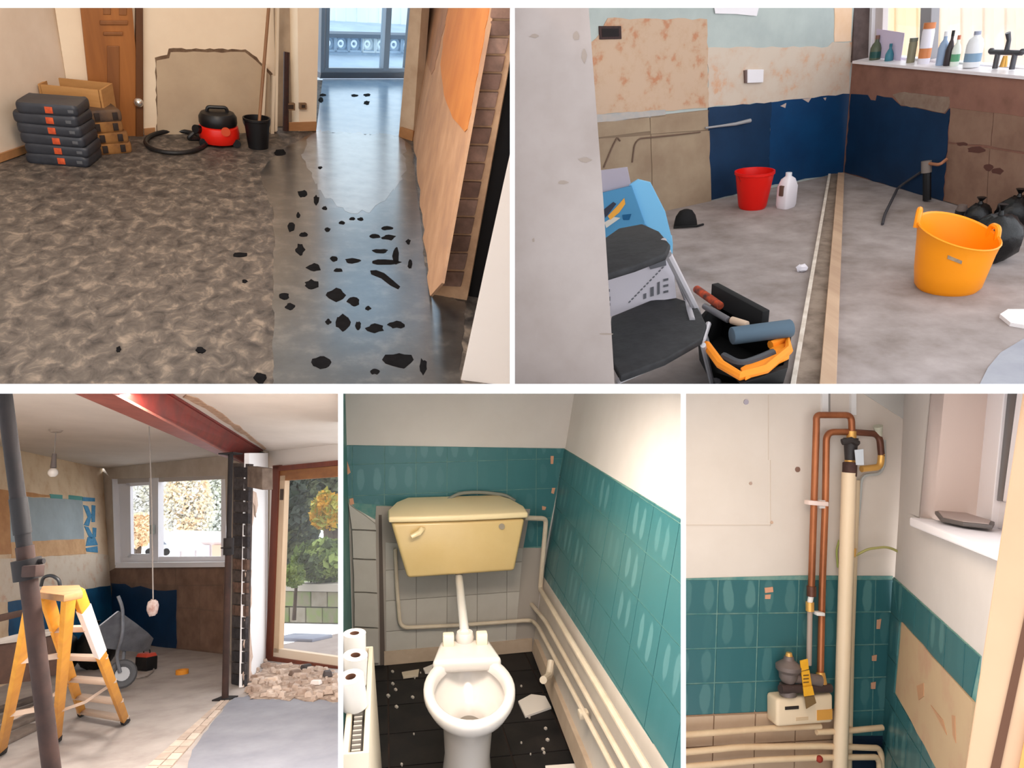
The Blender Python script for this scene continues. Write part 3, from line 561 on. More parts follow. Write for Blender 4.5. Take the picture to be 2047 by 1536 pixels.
MB().cyl((0, 0, 4*tm), (0, 0, 24*tm), 7*tm, 4*tm, n=12).obj('brass_nut', mat('brass', (214, 164, 84), metal=.6, rough=.35), t)
for s in (-38, 38): MB().ball(ux*(s*tm)+Vector((0, 0, 32*tm)), 6*tm).obj('lever', m_tap, t)
# near wall at the left
NW = Plane(r2, r2.at(1150, 400, 2.35), r2.c-r2.at(1150, 400, 2.35))
o = MB().slab([NW.hit(1024, 772), NW.hit(1229, 772), NW.hit(1206, 400), NW.hit(1174, -20), NW.hit(1024, -20)], -NW.n*.11).obj('wall_near', mat('pinkish_white_plaster', (162, 151, 146), (148, 136, 130), scale=2.5, rough=.85), room=r2, smooth=0)
nw = struct(o, 'near pinkish white wall end at the left of the kitchen', 'wall')
for cx, cy, a, b in ((1068, 72, 10, 4), (1152, 72, 6, 10), (1168, 110, 5, 16), (1125, 365, 12, 4), (1210, 668, 16, 2), (1066, 480, 3, 4), (1170, 320, 14, 5)): patch(nw, 'scuff_mark', [(cx+a*math.cos(k)*random.uniform(.7, 1.2), cy+b*math.sin(k)*random.uniform(.7, 1.2)) for k in [2*PI*i/9 for i in range(9)]], NW, mat('dull_scuff', (142, 128, 118)), proud=.001)
# strip in the floor: metal edge, grey trough board, timber
def strip(pts, z, m, name, label, cat, th=None):
    pl = hor(r2, z); o = MB().slab([pl.hit(x, y) for x, y in pts], (0, 0, -(th or z+.002))).obj(name, m, room=r2, smooth=0, bev=.002); return tag(o, label, cat)
strip([(1656, 347), (1661, 347), (1590, 772), (1579, 772)], .035, mat('pale_edge_strip', (216, 206, 194), (186, 172, 158), scale=10, stretch=(1, 1, 1)), 'edge_strip', 'thin pale edging strip along the left of the floor channel', 'strip')
strip([(1661, 347), (1675, 347), (1640, 772), (1590, 772)], .012, mat('grey_trough_board', (146, 130, 116), (104, 88, 76), scale=9, lo=.4, hi=.7), 'channel_board', 'grimy grey channel board between edging strip and timber', 'board')
strip([(1675, 345), (1688, 345), (1672, 772), (1638, 772)], .045, wood('pine_batten', (198, 168, 140), (174, 142, 116), axis=1), 'floor_batten', 'long pale timber batten lying on the kitchen floor', 'batten')
# red bucket
k0 = r2.fl(1515, 421)+Vector((0, .1, 0)); kp = r2.depth(k0)/F
t = thing('bucket', 'red plastic bucket on the kitchen floor by the blue wall', 'bucket', r2, k0)
MB().lathe([(24*kp, 0), (27*kp, .02), (36*kp, 66*kp), (38*kp, 67*kp), (38*kp, 72*kp), (35*kp, 72*kp), (26*kp, .03)], n=32).obj('tub', mat('bright_red_plastic', (222, 22, 12), rough=.35), t)
MB().tube([(37*kp*math.cos(a), -37*kp*.5*math.sin(a)-.01, 70*kp-26*kp*math.sin(a)) for a in [PI*i/14 for i in range(15)]], .003, 6).obj('bail_handle', mat('dark_red_wire', (150, 20, 16)), t)
# white jerry can
k0 = r2.fl(1578, 418)+Vector((0, .06, 0)); kp = r2.depth(k0)/F
t = thing('jerry_can', 'white plastic bottle right of the red bucket', 'bottle', r2, k0, .5)
k = MB(); n = 20
def sq(a, b, z, e=.45): return [Vector((a*math.copysign(abs(math.cos(q))**e, math.cos(q)), b*math.copysign(abs(math.sin(q))**e, math.sin(q)), z)) for q in [2*PI*i/n for i in range(n)]]
k.loft([sq(17*kp, 12*kp, 0), sq(19*kp, 14*kp, 6*kp), sq(19*kp, 14*kp, 42*kp), sq(13*kp, 10*kp, 56*kp), sq(5*kp, 5*kp, 62*kp, 1)]).obj('body', mat('white_hdpe', (226, 220, 226), rough=.4), t)
MB().cyl((0, 0, 61*kp), (0, 0, 68*kp), 6*kp, n=14).obj('cap', mat('white_cap', 0), t)
MB().box((-19*kp, 0, 36*kp), (5*kp, 9*kp, 20*kp)).obj('grip', mat('dark_grip', (96, 72, 60)), t, bev=.004)
# small black bag
k0 = r2.fl(1376, 455); kp = r2.depth(k0)/F
t = thing('black_bag', 'small slumped black bag on the floor by the beige panel', 'bag', r2, k0+Vector((0, .06, 0)))
MB().lathe([(24*kp, 0), (23*kp, 8*kp), (20*kp, 20*kp), (13*kp, 30*kp), (5*kp, 33*kp)], n=18, sy=.7).obj('sack', mat('matt_black_fabric', (18, 17, 18), rough=.8), t)
MB().tube([(-30*kp, -.05, 3*kp), (-8*kp, -.08, 4*kp), (14*kp, -.09, 3*kp), (32*kp, -.05, 2*kp)], .008, 6).obj('strap', mat('matt_black_fabric', 0), t)
# yellow tub
k0 = r2.fl(1916, 592)+Vector((.03, .13, 0)); kp = r2.depth(k0)/F
t = thing('flexible_tub', 'big yellow flexible tub on the kitchen floor', 'tub', r2, k0, .0)
m_yel = mat('yellow_orange_rubber', (248, 150, 10), rough=.4, spec=.4)
n = 40
def rg(rad, z, tilt=0, e=1): return [Vector((rad*math.cos(a), rad*.95*math.sin(a), z+tilt*(math.cos(a+.3)-1.5*math.sin(a)))) for a in [2*PI*i/n for i in range(n)]]
ti = 11*kp
k = MB(); k.loft([rg(54*kp, 0), rg(60*kp, 8*kp), rg(65*kp, 40*kp), rg(70*kp, 86*kp, -ti*.6), rg(74*kp, 112*kp, -ti), rg(76*kp, 115*kp, -ti), rg(74*kp, 117*kp, -ti), rg(71*kp, 114*kp, -ti), rg(64*kp, 50*kp), rg(54*kp, 6*kp)]).obj('tub_body', m_yel, t)
for ang, hh, sc in ((2.45, 134, .75), (-.05, 104, .5)):
    c = Vector((73*kp*math.cos(ang), 70*kp*math.sin(ang), hh*kp)); tg = Vector((-math.sin(ang), math.cos(ang), 0)); rd = Vector((math.cos(ang), math.sin(ang), 0))
    arch = fil([c-tg*24*kp*sc-Vector((0, 0, 12*kp)), c-tg*20*kp*sc+Vector((0, 0, 24*kp*sc)), c+tg*20*kp*sc+Vector((0, 0, 24*kp*sc)), c+tg*24*kp*sc-Vector((0, 0, 12*kp))], .04)
    MB().tube(arch, 5.5*kp, 8).obj('handle', m_yel, t)
MB().slab([Vector((rr*math.cos(a), rr*math.sin(a)*.95, z)) for rr, a, z in ((69*kp, -2.38, 80*kp), (69.5*kp, -2.02, 71*kp), (70*kp, -2.02, 77*kp), (70*kp, -2.38, 87*kp))], (-.004, -.006, 0)).obj('maker_label', mat('grey_brown_label', (176, 150, 120), (140, 126, 110), scale=40), t)
# black refuse sacks at the right edge
for i, (cx, cy, a, b, h, lb) in enumerate(((2010, 535, 55, 40, 105, 'large black refuse sack behind the yellow tub'), (1975, 470, 26, 22, 60, 'black refuse sack beside the wall behind the tub'), (2050, 470, 40, 30, 75, 'black refuse sack at the far right under the window'))):
    k0 = r2.fl(cx, cy); kp = r2.depth(k0)/F; t = thing('refuse_sack', lb, 'bag', r2, k0+Vector((0, .12, 0)), 0, 'black refuse sacks in the kitchen corner')
    MB().ball((0, 0, h*kp*.46), h*kp*.5, (a/h*2, b/h*2, .95), n=18, jit=.06).obj('sack', mat('glossy_black_polythene', (12, 12, 13), rough=.35, bump=.4, scale=12), t)
    MB().lathe([(6*kp, h*kp*.9), (3*kp, h*kp), (9*kp, h*kp*1.12)], n=10).obj('tied_neck', mat('glossy_black_polythene', 0), t)
k0 = r2.fl(1928, 446); kp = r2.depth(k0)/F; t = thing('spray_can', 'short dark can with grey lid behind the yellow tub', 'can', r2, k0+Vector((0, .05, 0)))
MB().cyl((0, 0, 0), (0, 0, 22*kp), 11*kp).obj('body', m_blk, t); MB().cyl((0, 0, 22*kp), (0, 0, 33*kp), 10*kp, 8*kp).obj('lid', mat('grey_lid', (112, 98, 92)), t)
# waste pipe and cable under the window
t = thing('waste_pipe', 'capped chrome waste pipe with copper branch on the dark blue wall', 'pipe', r2)
MB().tube([R2.hit(1853, y, .10) for y in (400, 345)], .03, 10).obj('black_pipe', m_blk, t); MB().tube([R2.hit(1852, y, .10) for y in (345, 322)], .036, 12).obj('collar', mat('grey_collar', (128, 118, 112)), t)
MB().tube(fil([R2.hit(1858, 327, .1), R2.hit(1878, 330, .1), R2.hit(1893, 318, .04)], .03), .012, 8).obj('copper_branch', mat('dull_copper', (176, 120, 90), metal=.4, rough=.4), t)
o = MB().tube(fil([r2.fl(1764, 448, .01), r2.fl(1768, 430, .02), r2.fl(1778, 410, .05), R2.hit(1795, 375, .05), R2.hit(1840, 345, .03)], .1), .010, 7).obj('cable', mat('grey_black_cable', (64, 62, 66)), room=r2); tag(o, 'loose dark cable hanging from the blue wall to the floor', 'cable')
o = MB().ball((0, 0, .02), .035, (1, .8, .7), jit=.2).obj('rag', mat('white_rag', (226, 222, 230)), room=r2); o.matrix_world = r2.W @ Matrix.Translation(r2.fl(1603, 543)); tag(o, 'scrap of white rag beside the floor channel', 'rag')
for q, lb in (([(1999, 628), (2015, 618), (2060, 618), (2060, 652), (2020, 645)], 'broken white plaster piece at the right of the kitchen floor'),):
    o = flat('plaster_piece', q, H2, mat('white_plaster_chunk', (232, 226, 226)), proud=.02, thick=.019); tag(o, lb, 'plaster')
o = flat('floor_sheet', [(1955, 775), (1975, 735), (2000, 705), (2055, 672), (2100, 690), (2100, 775)], H2, mat('blue_grey_sheet', (158, 160, 168), (146, 148, 158), scale=6), proud=.004, thick=.004); tag(o, 'blue-grey smooth sheet at the lower right of the kitchen floor', 'sheet')
# step stool
st = thing('step_stool', 'grey two-tread step stool with black treads beside the near wall', 'step stool', r2)
m_trd = mat('black_rubber_tread', (42, 42, 44), (30, 30, 32), scale=16, rough=.7, bump=.2); m_ali = mat('pale_aluminium', (190, 186, 190), metal=.35, rough=.4)
lo = hor(r2, .34); hi = hor(r2, .66)
tl = [(1214, 705), (1222, 632), (1300, 600), (1350, 594), (1392, 608), (1413, 648), (1404, 676), (1330, 718), (1240, 752)]
tu = [(1202, 480), (1236, 456), (1284, 447), (1318, 462), (1340, 488), (1332, 506), (1270, 530), (1204, 550)]
MB().slab([lo.hit(*p) for p in tl], (0, 0, -.03)).obj('tread', m_trd, st, bev=.008, smooth=60); MB().slab([hi.hit(*p) for p in tu], (0, 0, -.03)).obj('tread', m_trd, st, bev=.008, smooth=60)
low = lo.off(-.03)
MB().tube([low.hit(*p) for p in ((1236, 762), (1330, 722), (1405, 680), (1416, 648))], .012, 8).obj('tread_rim', m_ali, st)
MB().tube([hi.hit(1336, 490)-Vector((0, 0, .04)), lo.hit(1392, 612)-Vector((0, 0, .02)), r2.fl(1436, 768)], .016, 8).obj('leg', m_ali, st)
MB().tube([hi.hit(1326, 480), lo.hit(1372, 598), lo.hit(1384, 640)], .012, 8).obj('side_rail', m_ali, st)
MB().tube([lo.hit(1406, 676)-Vector((0, 0, .03)), r2.fl(1424, 769)], .012, 8).obj('leg', m_ali, st)
Rp = Plane(r2, lo.hit(1300, 600), (r2.c-lo.hit(1300, 600))*Vector((1, 1, 0)))
MB().slab([Rp.hit(*p) for p in ((1203, 640), (1300, 604), (1352, 596), (1344, 510), (1290, 528), (1203, 556))], -Rp.n*.015).obj('label_panel', mat('white_instruction_panel', (222, 216, 224), rough=.5), st, smooth=0)
MB().slab([Rp.hit(*p) for p in ((1292, 522), (1330, 508), (1332, 530), (1300, 538))], Rp.n*.006).obj('print_mark', mat('grey_print', (112, 112, 118)), st, smooth=0)
for i in range(12):
    x = 1256+i*6; y = 604-i*6.2; MB().slab([Rp.hit(x+a, y+b) for a, b in ((0, 0), (4, -3), (5, -1), (1, 2))], Rp.n*.004).obj('print_mark', mat('grey_print', 0), st, smooth=0)
for x, y, w_, h_ in ((1213, 580, 6, 5), (1213, 595, 7, 8), (1215, 608, 5, 5), (1300, 575, 7, 18), (1314, 565, 5, 24), (1326, 558, 10, 4), (1326, 570, 10, 4), (1326, 582, 10, 4), (1286, 588, 6, 10)): MB().slab([Rp.hit(x, y), Rp.hit(x+w_, y-2), Rp.hit(x+w_, y+h_-2), Rp.hit(x, y+h_)], Rp.n*.004).obj('print_mark', mat('grey_print', 0), st, smooth=0)
# blue packaging box behind the stool
Bp = Plane(r2, r2.fl(1290, 560), (r2.c-r2.fl(1290, 560))*Vector((1, 1, 0)))
bx = thing('blue_carton', 'light blue printed carton standing behind the step stool', 'box', r2)
m_lb = mat('light_blue_card', (120, 186, 226), rough=.5); m_db = mat('mid_blue_card', (76, 138, 178), rough=.5)
def fz(p): return Vector((p.x, p.y, .002))
cl_ = Bp.hit(1196, 480); cr_ = Bp.hit(1288, 445)
MB().slab([fz(cl_), fz(cr_), cr_, cl_], -Bp.n*.22).obj('box_body', m_db, bx, smooth=0)
MB().slab([Bp.hit(*p) for p in ((1196, 480), (1288, 445), (1262, 372), (1196, 388))], -Bp.n*.02).obj('front_panel', m_db, bx, smooth=0)
q_ = Bp.hit(1345, 486, -.02); MB().slab([fz(cr_)-Bp.n*.03, fz(q_), q_, cr_-Bp.n*.03], -Bp.n*.16).obj('box_side', m_lb, bx, smooth=0)
MB().slab([Bp.hit(*p, -.02) for p in ((1288, 448), (1345, 486), (1330, 425), (1300, 366), (1275, 360), (1258, 370))], -Bp.n*.03).obj('side_panel', m_lb, bx, smooth=0)
MB().slab([Bp.hit(*p, -.03) for p in ((1196, 390), (1262, 374), (1254, 335), (1196, 342))], -Bp.n*.02).obj('lid_flap', mat('lilac_grey_card', (168, 160, 172)), bx, smooth=0)
for pts, c in ((((1215, 432), (1236, 410), (1248, 396), (1250, 408), (1238, 425), (1220, 440)), (226, 160, 62)), (((1206, 420), (1226, 404), (1232, 408), (1210, 436)), (50, 52, 66)), (((1244, 430), (1262, 428), (1258, 440), (1246, 440)), (16, 84, 128)), (((1208, 445), (1226, 434), (1240, 436), (1212, 456)), (206, 200, 190))):
    MB().slab([Bp.hit(x, y, .004) for x, y in pts], -Bp.n*.003).obj('print_mark', mat('carton_print_%d' % c[0], c), bx, smooth=0)
# tool bag
tbp = r2.fl(1500, 790); ub = Vector((.88, -.47, 0)); vb = Vector((.47, .88, 0))
tg = thing('tool_bag', 'open black and orange tool bag beside the floor channel', 'tool bag', r2)
m_tbk = mat('black_nylon', (22, 21, 22), (14, 14, 15), scale=30, rough=.8); m_tor = mat('orange_nylon', (240, 140, 30), rough=.6)
zt = .26
TP = [hor(r2, zt).hit(*p) for p in ((1392, 640), (1440, 590), (1582, 672), (1575, 735), (1480, 768), (1412, 700))]
base = [r2.fl(x, y) for x, y in ((1398, 720), (1440, 690), (1572, 740), (1566, 766), (1482, 768), (1420, 762))]
MB().loft([base, TP, [p+(sum(TP, Vector())/6-p)*.08 for p in TP], [p+Vector((0, 0, .05)) for p in base]], True, True).obj('bag_body', m_tbk, tg, smooth=20)
zq = hor(r2, zt+.02)
MB().tube([zq.hit(*p) for p in ((1412, 690), (1440, 728), (1480, 752), (1530, 738), (1576, 700), (1574, 680), (1540, 690))], .018, 8).obj('orange_trim', m_tor, tg)
MB().slab([zq.hit(*p) for p in ((1490, 755), (1578, 712), (1576, 684), (1548, 690), (1520, 712), (1480, 735))], (0, 0, -.015)).obj('orange_flap', m_tor, tg, bev=.004)
MB().tube(fil([zq.hit(*p) for p in ((1446, 712), (1480, 730), (1520, 716), (1545, 705))], .05), .016, 8).obj('grip', mat('grey_rubber_grip', (66, 68, 72), rough=.6), tg)
zz = hor(r2, zt+.07)
def tool(name, a, b, r_, m, lb, cat, z=zz):
    o = MB().cyl(z.hit(*a), z.hit(*b), r_, n=14).obj(name, m, room=r2, bev=r_*.2); return tag(o, lb, cat)
tool('foam_roll', (1462, 672), (1582, 656), .036, mat('blue_grey_foam', (74, 92, 106), rough=.8), 'blue-grey foam roll across the tool bag', 'roll')
o = MB().bar(zz.hit(1428, 585), zz.hit(1530, 642), .035, .09).obj('spirit_level', mat('matt_black_fabric', 0), room=r2, bev=.004); tag(o, 'black spirit level sticking out of the tool bag', 'spirit level')
tool('screwdriver', (1392, 578), (1440, 612), .018, mat('dark_orange_handle', (196, 74, 34), (60, 40, 36), scale=20), 'orange-handled screwdriver at the back of the tool bag', 'screwdriver')
tool('chisel', (1408, 612), (1456, 640), .014, mat('grey_steel', (120, 118, 122), metal=.6, rough=.35), 'grey steel chisel lying in the tool bag', 'chisel')
tool('paint_brush', (1462, 640), (1494, 650), .016, mat('pale_beech', (196, 170, 146)), 'pale wooden brush handle beside the spirit level', 'brush')
cl2 = [Vector((x, y, 2.42)) for x, y in ((.2, 1.2), (4.6, 1.2), (4.2, 6.4), (.6, 6.4))]
sheet('ceiling', cell(r2, cl2, xmin=1025), hor(r2, 2.42), mat('ceiling_white', 0), -.03, 'white ceiling over the kitchen', 'ceiling')

# ================================================================== ROOM 3: opened-up room with props, ladder and garden door
H3 = hor(r3, 0)
V3 = wall(r3, (228, 1283), (676, 1335)); c0 = r3.fl(228, 1283); cT = V3.hit(205, 937); yd = Vector((.376, -.927, 0))
U3 = pl3(r3, c0, cT, c0+yd); K3 = pl3(r3, cT, V3.hit(676, 888), cT+yd)
m_con3 = mat('beige_grey_concrete', (182, 172, 165), (150, 139, 132), c3=(170, 160, 153), scale=2.2, rough=.85, lo=.3, hi=.7, detail=8, bump=.06)
fl3 = [c0, V3.hit(720, 1340)+Vector((0, 0, 0)), Vector((1, 2, 0)), Vector((-6.5, 2, 0)), c0+yd*8]
for p in fl3: p.z = 0
floor3 = sheet('floor', cell(r3, fl3, **BIG3), H3, m_con3, .01, 'pale dusty concrete floor under the yellow step ladder', 'floor')
patch(floor3, 'screed_area', ragged([(458, 1402), (500, 1388), (560, 1398), (679, 1404), (679, 1600), (352, 1600), (385, 1500), (420, 1450), (445, 1425)], 3, 12, 2), H3, mat('blue_grey_screed', (142, 142, 148), (122, 122, 130), c3=(132, 132, 139), scale=3, rough=.7, lo=.3, hi=.7), proud=.004)
cl3 = [cT+yd*9, cT, V3.hit(720, 884), V3.hit(720, 884)+yd*8]
ceil3 = sheet('ceiling', cell(r3, [cT+yd*9, cT, V3.hit(676, 888), V3.hit(676, 888)+(V3.hit(676, 888)-cT)*.3, V3.hit(676, 888)+(V3.hit(676, 888)-cT)*.3+yd*8], **BIG3), K3, mat('beige_white_ceiling', (214, 202, 190), (204, 192, 180), scale=1.5, rough=.85), .03, 'off-white ceiling either side of the red steel beam', 'ceiling')
m_lw = mat('warm_beige_plaster', (232, 206, 174), (214, 180, 144), c3=(226, 200, 168), scale=4, rough=.9, lo=.35, hi=.7)
wu = sheet('wall_left', [c0, cT+(cT-c0)*.02, cT+(cT-c0)*.02+yd*8, c0+yd*8], U3, m_lw, .05, 'stripped beige wall with a grey panel left of the big window', 'wall')
m_win3 = mat('shaded_beige_wall', (196, 184, 170), (180, 166, 150), scale=3, rough=.85)  # beige darkened to paint the shade on the window wall
def vp(pts, m, nm, lb, pl=V3, th=.1): return sheet(nm, [pl.hit(x, y) for x, y in pts], pl, m, th, lb, 'wall')
wv = vp([(203, 930), (538, 900), (538, 950), (450, 951), (222, 958)], m_win3, 'wall_lintel', 'wall strip over the big window')
vp([(188, 930), (224, 957), (230, 1136), (205, 1150)], m_win3, 'wall_strip', 'narrow wall strip left of the big window')
wb3 = vp([(218, 1133), (452, 1131), (460, 1311), (228, 1283)], mat('brown_tile_wall', (132, 106, 90), (112, 88, 74), scale=4, rough=.9), 'wall_back', 'brown and navy wall under the big window')
vp([(450, 950), (540, 942), (534, 1320), (458, 1311)], m_win3, 'wall_pier', 'wall pier between window and garden door')
vp([(536, 898), (679, 876), (679, 921), (536, 934)], mat('pale_head_wall', (216, 206, 196), rough=.85), 'wall_head', 'pale wall strip over the garden door')
# layers on the left wall
m_gp = mat('grey_blue_panel', (168, 180, 184), (156, 166, 170), scale=3, rough=.7)
patch(wu, 'grey_panel', ragged([(18, 992), (165, 1000), (168, 1080), (22, 1086)], 1, 16, 3), U3, m_gp, proud=.006)
patch(wu, 'orange_band', ragged([(-30, 975), (100, 990), (100, 994), (20, 993), (24, 1108), (-30, 1112)], 1, 16, 4), U3, mat('orange_brown_band', (204, 150, 98), (188, 132, 84), scale=6), proud=.004)
patch(wu, 'peach_band', ragged([(22, 1084), (170, 1078), (172, 1108), (24, 1116)], 1, 16, 5), U3, mat('peach_band_plaster', (222, 178, 130), (206, 158, 112), scale=7), proud=.007)
m_tpe = mat('blue_tile_border', (92, 150, 186), (60, 128, 168), scale=20)
for q in (((100, 988), (125, 990), (125, 998), (102, 996)), ((138, 990), (165, 993), (165, 1001), (138, 998)), ((166, 994), (190, 996), (190, 1003), (166, 1002)), ((167, 1010), (176, 1012), (184, 1032), (176, 1034)), ((184, 1010), (191, 1011), (190, 1044), (184, 1044)), ((176, 1034), (184, 1030), (178, 1052), (168, 1050)), ((169, 1052), (177, 1054), (188, 1075), (180, 1078)), ((186, 1055), (193, 1056), (192, 1074), (186, 1074)), ((176, 1074), (190, 1074), (196, 1090), (172, 1092)), ((172, 1096), (195, 1092), (196, 1105), (174, 1103))):
    patch(wu, 'border_tile', q, U3, m_tpe if q[0][0] > 150 else mat('teal_tile_border', (92, 156, 150)), proud=.009)
patch(wu, 'pale_plaster_patch', ragged([(-30, 1118), (200, 1108), (224, 1110), (226, 1170), (160, 1182), (-30, 1208)], 2, 14, 6), U3, mat('pale_spotted_plaster', (226, 210, 190), (216, 176, 148), c3=(222, 204, 182), scale=7, rough=.9, lo=.45, hi=.7), proud=.004)
m_bl3 = mat('teal_blue_paint', (20, 92, 132), (14, 66, 104), scale=2.5, rough=.55)
patch(wu, 'blue_paint', ragged([(17, 1204), (100, 1192), (214, 1172), (226, 1170), (229, 1283), (120, 1330), (22, 1360)], 1.5, 14, 7), U3, m_bl3, proud=.006)
patch(wb3, 'blue_paint', ragged([(222, 1166), (250, 1168), (262, 1176), (280, 1172), (300, 1178), (330, 1182), (353, 1180), (352, 1297), (228, 1283)], 1.5, 12, 8), V3, m_blue1, proud=.006)
m_bt3 = mat('worn_brown_tile', (140, 110, 92), (118, 90, 74), scale=4, rough=.85)
for q in (((356, 1172), (398, 1172), (398, 1216), (356, 1214)), ((400, 1172), (444, 1172), (446, 1222), (400, 1217)), ((356, 1217), (398, 1219), (398, 1298), (356, 1296)), ((400, 1220), (446, 1225), (452, 1306), (400, 1299)), ((240, 1138), (350, 1138), (350, 1170), (240, 1164)), ((352, 1138), (446, 1137), (446, 1169), (352, 1170))): patch(wb3, 'wall_panel', q, V3, m_bt3, proud=.005)
# window
wn = struct(MB().slab([V3.hit(x, y, .06) for x, y in ((230, 1136), (449, 1134), (447, 1124), (232, 1126))], -V3.n*.2).obj('window_2', m_upvc, room=r3, smooth=0), 'wide white framed window over the stripped wall', 'window')
Vw = V3.off(-.10)
def wf(pts, nm, m, pl=Vw, th=.06): return MB().slab([pl.hit(x, y) for x, y in pts], -pl.n*th).obj(nm, m, wn, smooth=0)
m_rv = mat('white_reveal', (232, 228, 228), rough=.5)
MB().slab([V3.hit(224, 957), V3.hit(230, 1130), V3.hit(230, 1130)-V3.n*.25, V3.hit(224, 957)-V3.n*.25], V3.u*-.02).obj('reveal', m_rv, wn, smooth=0)
wf(((230, 958), (252, 957), (256, 1124), (234, 1126)), 'frame_post', m_upvc); wf(((298, 954), (316, 954), (316, 1124), (299, 1124)), 'mullion', m_upvc, Vw.off(.02), .09); wf(((442, 950), (452, 950), (452, 1124), (442, 1124)), 'frame_post', m_upvc)
wf(((230, 957), (452, 949), (452, 958), (230, 968)), 'top_rail', mat('grey_top_rail', (190, 180, 172)), Vw.off(.01)); wf(((232, 1114), (452, 1113), (452, 1126), (232, 1126)), 'bottom_rail', m_upvc, Vw.off(.01))
for q in (((252, 966), (260, 966), (262, 1116), (255, 1116)), ((255, 1108), (299, 1108), (299, 1116), (255, 1116)), ((252, 966), (299, 964), (299, 970), (252, 973))): wf(q, 'sash_rail', m_upvc, Vw.off(.015), .05)
wf(((256, 966), (299, 964), (299, 1116), (256, 1116)), 'pane', glass('clear_glass'), Vw.off(-.02), .006); wf(((316, 956), (443, 952), (443, 1114), (316, 1114)), 'pane', glass('clear_glass'), Vw.off(-.02), .006)
wf(((300, 1050), (306, 1050), (306, 1068), (300, 1068)), 'handle', mat('grey_handle', (170, 176, 170)), Vw.off(.06), .03)
# garden door
dr = struct(MB().slab([V3.hit(x, y, .05) for x, y in ((545, 931), (558, 930), (543, 1318), (531, 1316))], -V3.n*.12).obj('door_4', wood('red_brown_frame', (118, 58, 38), (92, 44, 30)), room=r3, smooth=0), 'garden door with red-brown frame and tall glass pane', 'door')
def df(pts, nm, m, o=.03, th=.07): return MB().slab([V3.hit(x, y, o) for x, y in pts], -V3.n*th).obj(nm, m, dr, smooth=0)
m_tan = wood('tan_sash_wood', (206, 178, 146), (186, 156, 124)); m_tan2 = wood('orange_brown_rail', (150, 98, 52), (122, 76, 42), axis=0)
df(((546, 933), (679, 920), (679, 930), (546, 943)), 'frame_head', wood('red_brown_frame', 0, 0), .05, .12); df(((530, 1312), (679, 1334), (679, 1341), (530, 1320)), 'threshold', wood('red_brown_frame', 0, 0), .06, .14)
df(((556, 942), (679, 931), (679, 953), (556, 962)), 'top_rail', m_tan2); df(((556, 952), (570, 951), (557, 1306), (543, 1304)), 'sash_stile', m_tan); df(((543, 1296), (679, 1315), (679, 1335), (543, 1312)), 'bottom_rail', mat('pale_tan_rail', (216, 196, 172)))
df(((560, 978), (566, 978), (565, 1000), (559, 1000)), 'hinge', mat('dark_hinge', (70, 56, 46)), .04, .05); df(((566, 955), (679, 948), (679, 1316), (554, 1300)), 'pane', glass('clear_glass'), .0, .006)
# stub wall with brick end
Q3 = wall(r3, (462, 1367), (488, 1374)); S3 = wall(r3, (488, 1374), (532, 1320))
e_ = sheet('wall_stub', [Q3.hit(462, 1367), Q3.hit(488, 1374), Q3.hit(498, 928), Q3.hit(466, 926)], Q3, mat('sooty_mortar', (92, 82, 76), (66, 58, 56), scale=12, rough=.95), .05, 'blackened brick end of the removed wall behind the prop', 'wall')
m_b3 = [mat('charred_brick_%d' % i, c, tuple(int(v*.7) for v in c), scale=18, rough=.95, bump=.2) for i, c in enumerate(((58, 54, 56), (74, 68, 68), (110, 84, 70), (86, 74, 68)))]
for i in range(19):
    y0 = 934+i*23; f_ = (y0-926)/445; x0 = 468-5*f_; x1 = 498-10*f_
    patch(e_, 'brick', [(x0, y0+20), (x1, y0+21+f_*3), (x1, y0+1+f_*2), (x0, y0)], Q3, m_b3[2 if 8 <= i <= 12 and i % 2 == 0 else (i*7) % 2 if i < 8 or i > 12 else 3], proud=.014+random.uniform(0, .012), thick=.03)
s_ = sheet('wall_stub_side', [S3.hit(488, 1374), S3.hit(534, 1318), S3.hit(536, 906), S3.hit(498, 906)], S3, mat('bright_white_plaster', (236, 232, 230), rough=.8), .05, 'white plastered side of the stub wall beside the garden door', 'wall')
patch(s_, 'bare_plaster_edge', ragged([(488, 1374), (505, 1352), (500, 1250), (503, 1180), (499, 1060), (515, 1010), (512, 985), (498, 978)], 2.5, 12, 3), S3, mat('pink_bare_plaster', (214, 190, 172), (180, 150, 132), scale=9, rough=.95), proud=.006)
patch(s_, 'wall_chip', [(506, 1005), (510, 1012), (512, 1035), (508, 1030)], S3, mat('brown_chip', (130, 104, 84)), proud=.008)
# red beam, padstone
zb = K3.off(.24)
t = thing('steel_beam', 'dark red painted steel beam crossing the ceiling', 'beam', r3)
m_rb = mat('red_oxide_steel', (118, 34, 26), (92, 28, 24), scale=5, rough=.5); m_rb2 = mat('pale_red_oxide', (136, 74, 62), (116, 60, 50), scale=6, rough=.5)  # second red is paler, for the bottom flange
bq = [(146, 786), (222, 786), (496, 930), (446, 914)]
Bf = [zb.hit(*p) for p in bq]
MB().slab(Bf, K3.n*-.018).obj('bottom_flange', m_rb2, t, smooth=0)
tp = K3.off(.02); topf = [tp.hit(*p) for p in ((250, 786), (330, 786), (524, 902), (470, 892))]
lb_ = Bf[1]+(Bf[0]-Bf[1])*.25; lf_ = Bf[2]+(Bf[3]-Bf[2])*.25
MB().slab([lb_, lf_, tp.hit(522, 902), tp.hit(330, 786)], -K3.n*.0+(Bf[0]-Bf[1]).normalized()*.02).obj('web', m_rb, t, smooth=0)
MB().slab([tp.hit(*p) for p in ((262, 786), (336, 786), (526, 903), (478, 893))], K3.n*-.018).obj('top_flange', m_rb, t, smooth=0)
